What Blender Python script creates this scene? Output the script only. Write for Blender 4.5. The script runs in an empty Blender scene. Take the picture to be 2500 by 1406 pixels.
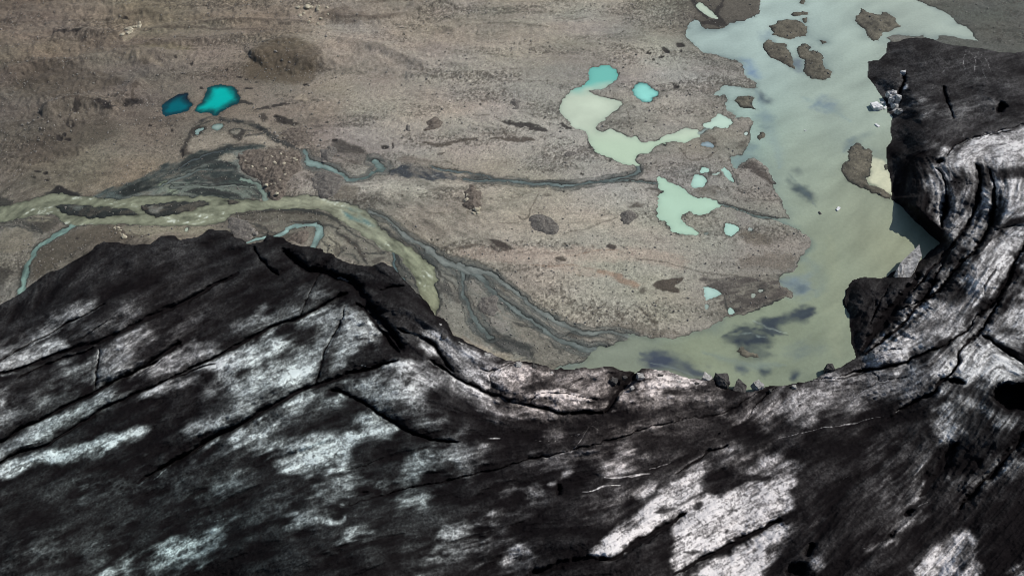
import bpy, bmesh, math, random
import numpy as np
from mathutils import Vector, Matrix
from mathutils import noise as mnoise

# ------------------------------------------------------------------ camera, sky, sun, exposure
S = bpy.context.scene
COL = S.collection
CAM_Z, PITCH, HFOV = 200.0, math.radians(48.0), math.radians(65.0)
cam = bpy.data.cameras.new('camera'); camo = bpy.data.objects.new('camera', cam); COL.objects.link(camo)
cam.sensor_fit = 'HORIZONTAL'; cam.angle = HFOV; cam.clip_start = 1.0; cam.clip_end = 30000
camo.location = (0, 0, CAM_Z); camo.rotation_euler = (math.pi / 2 - PITCH, 0, 0)
S.camera = camo
SUN_EL, SUN_AZ = math.radians(47), math.radians(68)        # azimuth clockwise from +Y
world = bpy.data.worlds.new('World'); S.world = world; world.use_nodes = True
nt = world.node_tree
sky = nt.nodes.new('ShaderNodeTexSky'); sky.sky_type = 'NISHITA'; sky.sun_disc = False
sky.sun_elevation = SUN_EL; sky.sun_rotation = SUN_AZ; sky.altitude = 400
nt.links.new(sky.outputs[0], nt.nodes['Background'].inputs[0])
nt.nodes['Background'].inputs[1].default_value = 0.085
sun = bpy.data.lights.new('sun', 'SUN'); sun.energy = 4.1; sun.angle = math.radians(0.5); sun.color = (1, .97, .92)
suno = bpy.data.objects.new('sun', sun); COL.objects.link(suno)
sv = Vector((math.sin(SUN_AZ) * math.cos(SUN_EL), math.cos(SUN_AZ) * math.cos(SUN_EL), math.sin(SUN_EL)))
suno.rotation_euler = sv.to_track_quat('Z', 'Y').to_euler(); suno.location = sv * 500
S.cycles.filter_width = 0.9
S.view_settings.view_transform = 'Standard'; S.view_settings.look = 'None'
S.view_settings.exposure = 0.12; S.view_settings.gamma = 1.0

# ------------------------------------------------------------------ survey helpers
FPX = 1250.0 / math.tan(HFOV / 2)
SP, CP = math.sin(PITCH), math.cos(PITCH)
def ray(px, py):
    u = (np.asarray(px, np.float64) - 1250.0) / FPX; v = (703.0 - np.asarray(py, np.float64)) / FPX
    return u, CP + v * SP, -SP + v * CP
def at(px, py, z=0.0):
    dx, dy, dz = ray(px, py); t = (z - CAM_Z) / dz
    return dx * t, dy * t
def to_px(x, y, z=0.0):
    dy, dz = np.asarray(y), np.asarray(z) - CAM_Z
    fw = dy * CP - dz * SP; up = dy * SP + dz * CP
    return 1250 + FPX * np.asarray(x) / fw, 703 - FPX * up / fw
REG = {'A': (0, 0, 2.929), 'B': (825, 0, 2.929), 'C': (1650, 0, 2.929), 'D': (0, 440, 2.929), 'E': (825, 440, 2.929),
       'F': (1650, 440, 2.929), 'G': (0, 880, 2.673), 'H': (825, 880, 2.673), 'I': (1650, 880, 2.673), 'J': (2050, 340, 2.424), 'K': (1040, 620, 4.687), 'L': (430, 280, 4.464), 'M': (550, 480, 4.394), 'Q': (1540, 200, 5.02), 'N': (0, 0, 1.0)}
def P(s):
    """'A 10,20 30,40 B 5,6' -> survey points"""
    out = []; r = REG['N']
    for tok in s.split():
        if tok in REG: r = REG[tok]
        else:
            a, b = tok.split(','); out.append((r[0] + float(a) / r[2], r[1] + float(b) / r[2]))
    return np.array(out)
def chaikin(p, closed=True, n=1):
    for _ in range(n):
        if closed:
            q = np.roll(p, -1, 0)
            p = np.stack([.75 * p + .25 * q, .25 * p + .75 * q], 1).reshape(-1, 2)
        else:
            a, b = p[:-1], p[1:]
            m = np.stack([.75 * a + .25 * b, .25 * a + .75 * b], 1).reshape(-1, 2)
            p = np.concatenate([p[:1], m, p[-1:]])
    return p
RNG = np.random.default_rng(7)
TAB = RNG.random((512, 512)).astype(np.float32)
def vnoise(x, y, seed=0):
    x = x + seed * 37.17; y = y + seed * 91.73
    xf = np.floor(x); yf = np.floor(y); fx = (x - xf).astype(np.float32); fy = (y - yf).astype(np.float32)
    xi = xf.astype(np.int64) & 511; yi = yf.astype(np.int64) & 511; x1 = (xi + 1) & 511; y1 = (yi + 1) & 511
    fx = fx * fx * (3 - 2 * fx); fy = fy * fy * (3 - 2 * fy)
    a = TAB[xi, yi] * (1 - fx) + TAB[x1, yi] * fx; b = TAB[xi, y1] * (1 - fx) + TAB[x1, y1] * fx
    return (a * (1 - fy) + b * fy) * 2 - 1
def fbm(x, y, size, octv=4, seed=0, gain=.5):
    s = 0; a = 1.0; tot = 0; f = 1.0 / size
    for o in range(octv):
        s = s + a * vnoise(x * f, y * f, seed + o * 3 + 1); tot += a; a *= gain; f *= 2.03
    return s / tot * 1.6
def sstep(a, b, x):
    t = np.clip((x - a) / (b - a), 0, 1); return t * t * (3 - 2 * t)
def lin(c):
    c = np.asarray(c, np.float32) / 255.0
    return np.where(c <= .04045, c / 12.92, ((c + .055) / 1.055) ** 2.4).astype(np.float32)

# survey grid: dense over the photographed ground, coarsening out to the horizon
def axis(lo, d0, d1, hi, step, n):
    a = np.linspace(0, 1, n + 1)[1:]
    return np.concatenate([(d0 - (d0 - lo) * a ** 2.2)[::-1], np.arange(d0, d1 + .1, step), d1 + (hi - d1) * a ** 2.2])
XS = axis(-4000, -160, 2660, 6500, 2.0, 40)
YS = axis(-1400, -110, 1516, 3000, 2.0, 50)
R, C = len(YS), len(XS)
PX, PY = np.meshgrid(XS, YS)
MX, MY = at(PX, PY)                         # ground position of every survey point (metres)
MX = MX.astype(np.float32); MY = MY.astype(np.float32)
wA = 0.9; wB = 0.5
WX = MX + wA * fbm(MX, MY, 9, 3, 11) + wB * fbm(MX, MY, 1.8, 3, 12)
WY = MY + wA * fbm(MX, MY, 9, 3, 13) + wB * fbm(MX, MY, 1.8, 3, 14)
GX = MX + .5 * fbm(MX, MY, 5, 3, 15); GY = MY + .5 * fbm(MX, MY, 5, 3, 16)

def window(p, mpx):
    i0 = max(0, np.searchsorted(XS, p[:, 0].min() - mpx) - 1); i1 = min(C, np.searchsorted(XS, p[:, 0].max() + mpx) + 1)
    j0 = max(0, np.searchsorted(YS, p[:, 1].min() - mpx) - 1); j1 = min(R, np.searchsorted(YS, p[:, 1].max() + mpx) + 1)
    return slice(j0, j1), slice(i0, i1)
def seg_d2(x, y, a, b):
    ex, ey = b - a; L = ex * ex + ey * ey + 1e-9
    t = np.clip(((x - a[0]) * ex + (y - a[1]) * ey) / L, 0, 1)
    dx = x - a[0] - t * ex; dy = y - a[1] - t * ey
    return dx * dx + dy * dy, t
def poly_sdf(p, X, Y, mpx=60, smooth=1):
    """window and signed distance in metres (positive inside) of a traced outline"""
    w = window(p, mpx); p = chaikin(p, True, smooth) if smooth else p
    q = np.stack(at(p[:, 0], p[:, 1]), 1).astype(np.float32); x = X[w]; y = Y[w]
    d = np.full(x.shape, 1e9, np.float32); ins = np.zeros(x.shape, bool)
    for a, b in zip(q, np.roll(q, -1, 0)):
        d2, _ = seg_d2(x, y, a, b); np.minimum(d, d2, out=d)
        if a[1] != b[1]:
            c = (a[1] > y) != (b[1] > y)
            ins ^= c & (x < (b[0] - a[0]) * (y - a[1]) / (b[1] - a[1]) + a[0])
    d = np.sqrt(d)
    return w, np.where(ins, d, -d)
def line_d(p, X, Y, widths, mpx=80, smooth=2):
    """window, distance/half-width ratio and distance along a traced line; widths in survey px (full), per point"""
    w = window(p, mpx); ww = np.interp(np.linspace(0, 1, len(p)), np.linspace(0, 1, len(widths)), widths)
    pw = np.concatenate([p, ww[:, None]], 1)
    for _ in range(smooth):
        a, b = pw[:-1], pw[1:]
        pw = np.concatenate([pw[:1], np.stack([.75 * a + .25 * b, .25 * a + .75 * b], 1).reshape(-1, 3), pw[-1:]])
    q = np.stack(at(pw[:, 0], pw[:, 1]), 1).astype(np.float32)
    q2 = np.stack(at(pw[:, 0] + 1, pw[:, 1]), 1)
    hw = (pw[:, 2] * .5 * np.abs(q2[:, 0] - q[:, 0])).astype(np.float32)
    x = X[w]; y = Y[w]; best = np.full(x.shape, 1e9, np.float32); bw = np.ones(x.shape, np.float32); bt = np.zeros(x.shape, np.float32); by = np.zeros(x.shape, np.float32)
    n = len(q) - 1
    for i in range(n):
        d2, t = seg_d2(x, y, q[i], q[i + 1]); m = d2 < best
        best = np.where(m, d2, best); bw = np.where(m, hw[i] * (1 - t) + hw[i + 1] * t, bw); bt = np.where(m, (i + t) / n, bt); by = np.where(m, y - (q[i][1] * (1 - t) + q[i + 1][1] * t), by)
    return w, np.sqrt(best), bw, bt, by
def idw(pts, vals, s=120.0, p=1.5):
    xq, yq = PX[::4, ::4], PY[::4, ::4]; tot = 0; acc = 0
    for (x, y), v in zip(pts, vals):
        wgt = 1.0 / (((xq - x) ** 2 + (yq - y) ** 2) + s * s) ** p
        tot = tot + wgt; acc = acc + wgt[..., None] * np.asarray(v, np.float64)
    a = acc / tot[..., None]
    ri = np.minimum(np.arange(R) / 4.0, a.shape[0] - 1.001); ci = np.minimum(np.arange(C) / 4.0, a.shape[1] - 1.001)
    r0 = ri.astype(int); c0 = ci.astype(int); fr = (ri - r0)[:, None, None]; fc = (ci - c0)[None, :, None]
    o = (a[r0][:, c0] * (1 - fr) * (1 - fc) + a[r0 + 1][:, c0] * fr * (1 - fc) + a[r0][:, c0 + 1] * (1 - fr) * fc + a[r0 + 1][:, c0 + 1] * fr * fc)
    return o.astype(np.float32)
def ell(px, py, rx, ry, rot=0, n=10):
    r = random.Random(int(px * 7 + py)); out = []
    for k in range(n):
        a = 2 * math.pi * k / n; m = r.uniform(.7, 1.25); x = rx * m * math.cos(a); y = ry * m * math.sin(a)
        out.append((px + x * math.cos(rot) - y * math.sin(rot), py + x * math.sin(rot) + y * math.cos(rot)))
    return np.array(out)

# ------------------------------------------------------------------ traced outlines
GLACIER = P('N -4500,3400 -2500,2200 -900,1300 -300,930 0,745 60,710 115,665 150,655 200,625 250,590 280,593 330,597 370,595 395,575 420,575 430,585 480,580 '
  '510,560 545,563 570,580 600,597 645,590 650,572 690,580 720,600 760,605 800,620 830,640 870,645 900,650 935,640 965,660 1000,700 1035,735 1050,765 '
  '1080,780 1100,818 1130,830 1230,880 1310,888 1345,903 1440,898 1500,900 1545,911 1580,902 1620,905 1680,925 1740,928 1745,945 1830,962 1880,943 1950,935 2000,925 2060,895 '
  '2090,875 2085,850 2072,800 2076,770 2063,740 2065,710 2080,685 2110,675 2150,680 2188,662 2215,660 2250,630 2280,606 2292,592 2270,575 2240,545 2205,508 2174,488 2176,470 2172,425 2165,400 2163,362 '
  '2178,340 2174,300 2180,285 2168,275 2160,248 2145,225 2130,207 2118,190 2120,152 2145,145 2163,128 2168,105 2200,90 2260,92 2330,108 2400,112 2450,122 2520,118 2700,110 3200,60 5200,-40 7000,-100 7500,3400')
LAKE = P('C 620,-60 600,30 605,75 590,100 540,125 480,145 420,155 370,170 340,205 270,215 205,205 170,185 160,155 130,150 95,175 85,215 70,225 85,265 130,310 165,345 200,370 260,380 330,405 380,425 '
  '430,430 470,460 490,500 520,555 560,590 575,625 550,640 500,635 430,625 370,615 320,620 305,650 275,680 310,690 360,680 375,720 365,780 400,805 430,825 430,850 470,840 520,850 550,870 540,920 545,960 550,1010 '
  '520,1060 480,1095 420,1110 385,1120 400,1160 410,1200 440,1215 470,1165 520,1135 560,1125 600,1140 640,1180 680,1230 710,1300 695,1350 F 690,70 740,130 770,190 800,245 800,275 740,275 700,285 760,315 850,340 920,375 965,415 '
  '970,470 930,510 910,550 890,600 860,640 800,660 750,690 735,740 800,770 830,800 830,825 760,860 700,885 620,905 540,935 440,975 380,990 320,1020 240,1060 150,1080 70,1105 0,1122 E 2300,1125 2170,1130 2090,1112 '
  '2080,1145 1960,1185 1870,1190 1830,1215 1800,1245 1700,1310 1620,1350 1500,1390 N 1345,930 1500,990 1700,1010 1900,1000 2100,930 2260,860 2330,640 2330,560 2290,470 2260,300 2240,140 2185,110 C 1510,270 1560,255 1620,255 1700,270 1760,255 1780,285 1860,290 '
  '1890,262 1960,262 2050,275 2150,285 2120,240 2080,190 2010,165 1980,130 1900,80 1800,40 1720,10 1650,-40 N 2170,-90 2050,-180 1930,-180')
ISLANDS = [
 ('wide ragged gravel island in the pale lake near the top right shore', 'C 1280,110 1310,95 1325,65 1360,85 1400,100 1450,110 1480,88 1520,95 1550,130 1600,185 1560,205 1530,225 1480,240 1450,290 1420,290 1380,270 1360,230 1320,200 1300,165'),
 ('round dark gravel island in the upper lake with small islets above it', 'C 665,190 700,180 720,150 780,140 850,140 890,155 940,200 930,230 940,265 880,265 820,290 750,270 700,250 690,215'),
 ('thin strip islet just above the round dark island', 'C 835,95 870,80 940,85 945,105 880,110 845,115'),
 ('small square islet at the right corner of the round dark island', 'C 900,130 940,125 945,155 910,165'),
 ('tiny islet at the very top edge of the lake', 'C 885,5 905,-6 932,22 922,40 890,30'),
 ('tiny lone islet in open water right of the round dark island', 'C 1030,300 1068,295 1080,315 1045,322'),
 ('western half of the long split island in the upper lake', 'C 625,310 655,285 700,310 780,320 800,345 820,380 835,420 850,455 840,492 790,465 730,440 680,405 640,360'),
 ('eastern half of the long split island with rounded tail', 'C 885,345 910,322 960,325 965,365 1000,370 1055,400 1040,430 1045,465 1060,490 1105,515 1105,555 1060,575 990,570 930,540 905,500 920,455 890,420 870,380'),
 ('tall gravel island beside the yellowish corner of the lake', 'C 1240,1040 1300,1025 1340,1050 1400,1075 1415,1105 1400,1150 1410,1190 1390,1240 1370,1285 1395,1335 1440,1345 1490,1380 1540,1410 1525,1432 1460,1418 1400,1390 1350,1365 1290,1340 1230,1290 1210,1240 1195,1190 1230,1140'),
 ('speck of gravel between the yellowish water and the ice cliff', 'C 1490,1175 1520,1168 1528,1215 1500,1212'),
 ('jagged islet near the left shore of the lake', 'C 410,725 440,700 500,685 540,685 550,725 540,745 565,785 500,780 460,770 440,745'),
 ('small oval islet off the left shore below the jagged islet', 'C 590,990 610,950 640,945 645,990 610,1005'),
 ('half drowned sandbar in the dark shoals at the lower lake', 'F 430,1215 470,1190 500,1205 560,1220 590,1250 530,1262 470,1245'),
]
RIVER = P('N -2500,700 -700,560 -160,520 D 0,195 110,165 200,150 300,125 400,100 520,105 640,115 760,130 870,140 960,130 1100,115 1250,110 1400,115 1560,125 1700,140 1900,140 2030,122 2150,112 2260,120 2350,150 2450,156 '
  'E 70,165 160,200 230,250 280,300 290,340 340,390 420,430 480,465 560,520 640,570 690,610 712,660 732,700 702,740 715,800 715,850 702,900 700,960 700,1030 660,1000 640,930 620,880 590,810 580,740 560,680 520,620 470,570 420,530 370,510 320,490 230,420 120,340 0,270 '
  'D 2420,270 2330,220 2250,205 2060,205 1850,205 1700,225 1630,250 1620,300 1560,310 1500,315 1350,320 1200,325 1050,325 950,320 850,305 720,320 620,310 500,315 470,310 420,285 400,255 350,245 250,250 150,265 0,295 N -160,555 -700,610 -2500,780')
RIVER_BARS = [
 ('long black gravel bar in the left reach of the river', 'D 370,185 450,170 580,170 700,185 800,190 880,200 940,215 1000,240 960,255 850,255 740,265 650,268 550,250 470,245 430,215'),
 ('pointed dark gravel bar with pale middle in the river', 'D 1010,190 1100,175 1180,150 1300,150 1430,155 1500,175 1400,205 1250,240 1180,262 1110,272 1060,245 1030,215'),
 ('little oval gravel bar near the river fork', 'D 1605,152 1650,138 1700,160 1640,180'),
]
TEAL, TURQ, PALE, MINT = (0, 92, 100), (0, 168, 158), (190, 203, 176), (170, 210, 190)
PONDS = [  # label, outline, colour, edge darkness
 ('bright turquoise pond with a dark rim and pointed tail', 'A 1393,795 1400,765 1430,745 1465,700 1470,660 1490,625 1530,607 1600,603 1650,615 1690,650 1715,685 1722,712 1700,735 1655,755 1620,775 1590,800 1560,822 1530,826 1515,803 1480,797 1430,802', TURQ, .92),
 ('deep teal oval pond left of the bright turquoise pond', 'A 1145,790 1150,765 1190,725 1240,692 1300,675 1337,672 1330,705 1340,725 1362,750 1345,780 1300,805 1230,822 1175,828 1153,815', TEAL, .75),
 ('small pale pond just below the bright turquoise pond', 'A 1512,908 1530,888 1570,880 1616,884 1592,907 1555,928 1523,925', (150, 172, 158), .3),
 ('large winding pale pond with a turquoise upper lobe', 'B 1805,490 1850,485 1900,468 1950,472 1992,503 2003,550 1978,582 1920,612 1880,638 1830,642 1780,655 1830,685 1900,700 1980,712 2035,735 2010,755 1990,775 1985,795 1950,820 1920,835 1915,862 1870,885 1838,905 1848,932 1890,948 1920,940 1940,918 1975,935 2040,965 2110,990 2130,958 2147,990 2180,1020 Q 200,735 330,718 380,668 460,645 580,627 610,590 650,573 760,575 850,590 845,690 790,685 715,700 710,732 640,742 580,732 530,710 430,735 370,745 290,770 270,820 220,870 130,880 B 2115,1137 2130,1162 2167,1180 2150,1197 2110,1177 2050,1172 1990,1147 1930,1122 1870,1102 1820,1072 1808,1000 1798,970 1760,940 1730,922 1690,912 1658,870 1608,820 1593,780 1603,730 1650,663 1700,638 1760,613 1788,590 1803,550', PALE, .12),
 ('pale pool between the winding pond and the lake with ragged edge', 'Q 880,512 900,545 930,560 980,570 1040,540 1080,560 1150,570 1210,540 1237,510 1222,470 1180,445 1120,415 1080,393 1045,408 1040,440 1000,465 950,490', (180, 206, 184), .12),
 ('small streaked pool in the muddy ground below the ragged pale pool', 'Q 865,782 940,745 1000,758 1055,800 990,812 930,802', (150, 170, 176), .2),
 ('thin sliver of pond left of the narrow slanting pond', 'Q 950,1128 1050,1103 1120,1108 1060,1128', (180, 200, 184), .1),
 ('tiny white pool tucked in the notch of the lake shore', 'Q 1392,648 1400,622 1432,622 1445,648 1418,658', (188, 206, 192), .1),
 ('small pale puddle on the dark mud right of the square mint pond', 'F 585,800 605,788 640,800 610,812', (160, 164, 150), .1),
 ('smaller pale puddle left of the puddle on the dark mud', 'F 535,818 560,812 580,828 552,838', (160, 168, 152), .1),
 ('tiny round puddle below the square mint pond', 'F 220,905 236,900 248,914 234,926 220,920', (170, 186, 172), .2),
 ('tiny brownish puddle left of the round mint pond', 'F 195,372 215,364 240,374 222,388 202,386', (150, 150, 136), .3),
 ('pale smear of a puddle on the silt above the round mint pond', 'F 515,345 540,335 550,352 530,366', (158, 168, 158), .1),
 ('bright mint pond right of the winding pale pond', 'B 2112,610 2130,596 2190,603 2230,623 2270,648 2305,670 2292,702 2262,707 2237,732 2190,730 2150,712 2128,680 2110,655', (128, 212, 196), .35),
 ('ragged mint pond on the plain between the lake and the winding pond', 'N 1595,432 1615,435 1635,450 1660,455 1685,475 1700,485 1730,485 1757,492 1750,505 1715,525 1695,525 1685,515 1670,525 1660,540 1690,555 1707,568 1690,573 1645,568 1632,545 1608,535 1605,510 1612,480 1625,470 1605,455', MINT, .1),
 ('round mint pond above the ragged mint pond', 'N 1687,435 1700,428 1718,432 1724,448 1712,460 1695,462 1686,450', MINT, .15),
 ('round mint pond right below the ragged mint pond', 'N 1769,555 1778,549 1796,551 1804,563 1799,578 1785,581 1772,574', MINT, .1),
 ('small bean shaped mint pond above the round mint pond', 'Q 843,1112 868,1060 930,1038 978,1075 960,1102 900,1117 872,1137', MINT, .1),
 ('narrow slanting mint pond near the lake shore', 'Q 1112,1070 1150,1058 1202,1110 1243,1180 1275,1243 1220,1217 1158,1150', MINT, .1),
 ('small square mint pond beside the dark streak on the southern plain', 'N 1722,704 1735,699 1757,710 1761,720 1740,733 1722,736', (170, 205, 190), .1),
 ('tiny mint pond close to the lower lake shore', 'N 1777,757 1787,753 1797,760 1793,768 1780,768', (165, 195, 178), .1),
 ('slanting pale pond on the dark peninsula at the top', 'C 148,30 175,18 215,43 260,83 303,130 270,132 230,107 190,87 150,57', (190, 204, 176), .15),
 ('small round pale pond on the sand flat south of the river', 'D 1330,345 1345,338 1360,348 1352,366 1338,366', (176, 186, 160), .1),
 ('tiny pale pond pair under the turquoise pond', 'A 1385,945 1400,935 1420,925 1445,920 1448,935 1420,945 1410,965 1390,968', (150, 175, 165), .2),
]
SG, SM, SK = (122, 130, 120), (122, 158, 144), (82, 92, 94)
STREAMS = [  # label, line, widths (survey px), colour
 ('long grey meltwater channel running to the lower lake', 'E 215,222 330,268 420,332 500,402 600,472 700,545 800,605 900,645 1000,655 1080,675 1180,725 1270,795 1360,880 1450,945 1540,1005 1650,1050 1800,1078 1950,1090 2100,1125', [8, 9, 10, 12, 14, 16, 26, 30, 22, 14, 12, 12, 10, 12, 12, 11, 10, 10, 14], SG),
 ('middle braid branching from the grey channel to the lake', 'E 960,668 1020,720 1080,785 1180,868 1280,945 1400,1035 1500,1105 1600,1152 1740,1192 1860,1205', [14, 12, 9, 12, 14, 9, 12, 16, 18, 20], (112, 124, 116)),
 ('narrow braid curling down towards the ice front', 'E 880,660 885,750 890,840 930,930 980,1000 1040,1070 1100,1120', [14, 6, 7, 10, 16, 18, 12], (112, 126, 118)),
 ('straight stream draining the winding pale pond', 'B 2155,1190 2140,1228 2080,1262 1950,1288 1840,1298 1750,1322 1650,1338 1540,1325 1400,1312 1280,1302 1150,1288 1020,1288 900,1287', [7, 9, 10, 9, 8, 9, 11, 10, 9, 10, 8, 7, 6], (104, 122, 116)),
 ('mint stream bending round the brown mounds', 'L 2180,510 2260,580 2220,600 2150,615 2070,672 2000,708 1900,700 1800,650 1700,590 1620,572 1520,540 1440,510 1420,450 1400,390', [18, 26, 14, 9, 9, 9, 11, 13, 15, 18, 24, 18, 12, 8], (112, 140, 130)),
 ('stream slipping past the left side of the big brown mound', 'A 1740,1275 1830,1300 1870,1340 1895,1400 1900,1430', [8, 10, 12, 13, 12], (116, 138, 120)),
 ('green side channel leaving the river at the left', 'D 500,322 430,362 340,430 262,490 232,528 228,560 205,595 190,640 172,700 188,742 150,800 120,850', [22, 20, 15, 13, 9, 11, 12, 14, 20, 16, 14, 12], (112, 150, 134)),
 ('looping mint stream beside the black ice front', 'D 1700,462 1760,440 1830,420 1890,400 1960,400 2010,385 2050,350 2120,325 2200,312 2262,325 2285,365 2270,420 2245,470 2225,510', [5, 10, 14, 14, 8, 12, 14, 14, 14, 18, 18, 18, 14, 12], (128, 164, 152)),
 ('thin stream between the ragged mint pond and the straight stream', 'B 2290,1318 2200,1296 2100,1290 2000,1294 1880,1302', [4, 4, 4, 4, 4], (105, 120, 112)),
 ('thin stream from the ragged mint pond to the lake', 'N 1752,495 1790,508 1850,528 1893,537', [4, 4, 5, 8], (108, 128, 118)),
 ('wet trickle joining the winding pond to the ragged pale pool', 'Q 840,635 900,600 960,560', [9, 8, 9], (140, 160, 148)),
 ('teal thread in the dark side channel beside the black ice', 'M 1790,610 1840,720 1870,850 1960,950', [5, 9, 9, 6], (88, 116, 114)),
 ('pale braid feathering across the dark sand delta', 'L -200,800 -60,730 0,690 120,655 230,605 340,598 420,600', [5, 8, 9, 9, 8, 6, 3], (112, 124, 114)),
 ('lower pale braid along the edge of the sand delta', 'L -60,800 100,785 200,780 400,775 600,772 760,775 850,772', [9, 10, 9, 7, 6, 6, 5], (122, 132, 116)),
 ('thin braid crossing the dark fan under the upper sand flat', 'L 60,560 200,490 350,440 500,400 650,360', [4, 6, 6, 5, 3], (78, 88, 86)),
 ('narrow upper braid above the dark sand flat', 'B 660,1172 760,1212 900,1238 1050,1248 1150,1280', [5, 8, 6, 5, 4], (96, 112, 108)),
]
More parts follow.
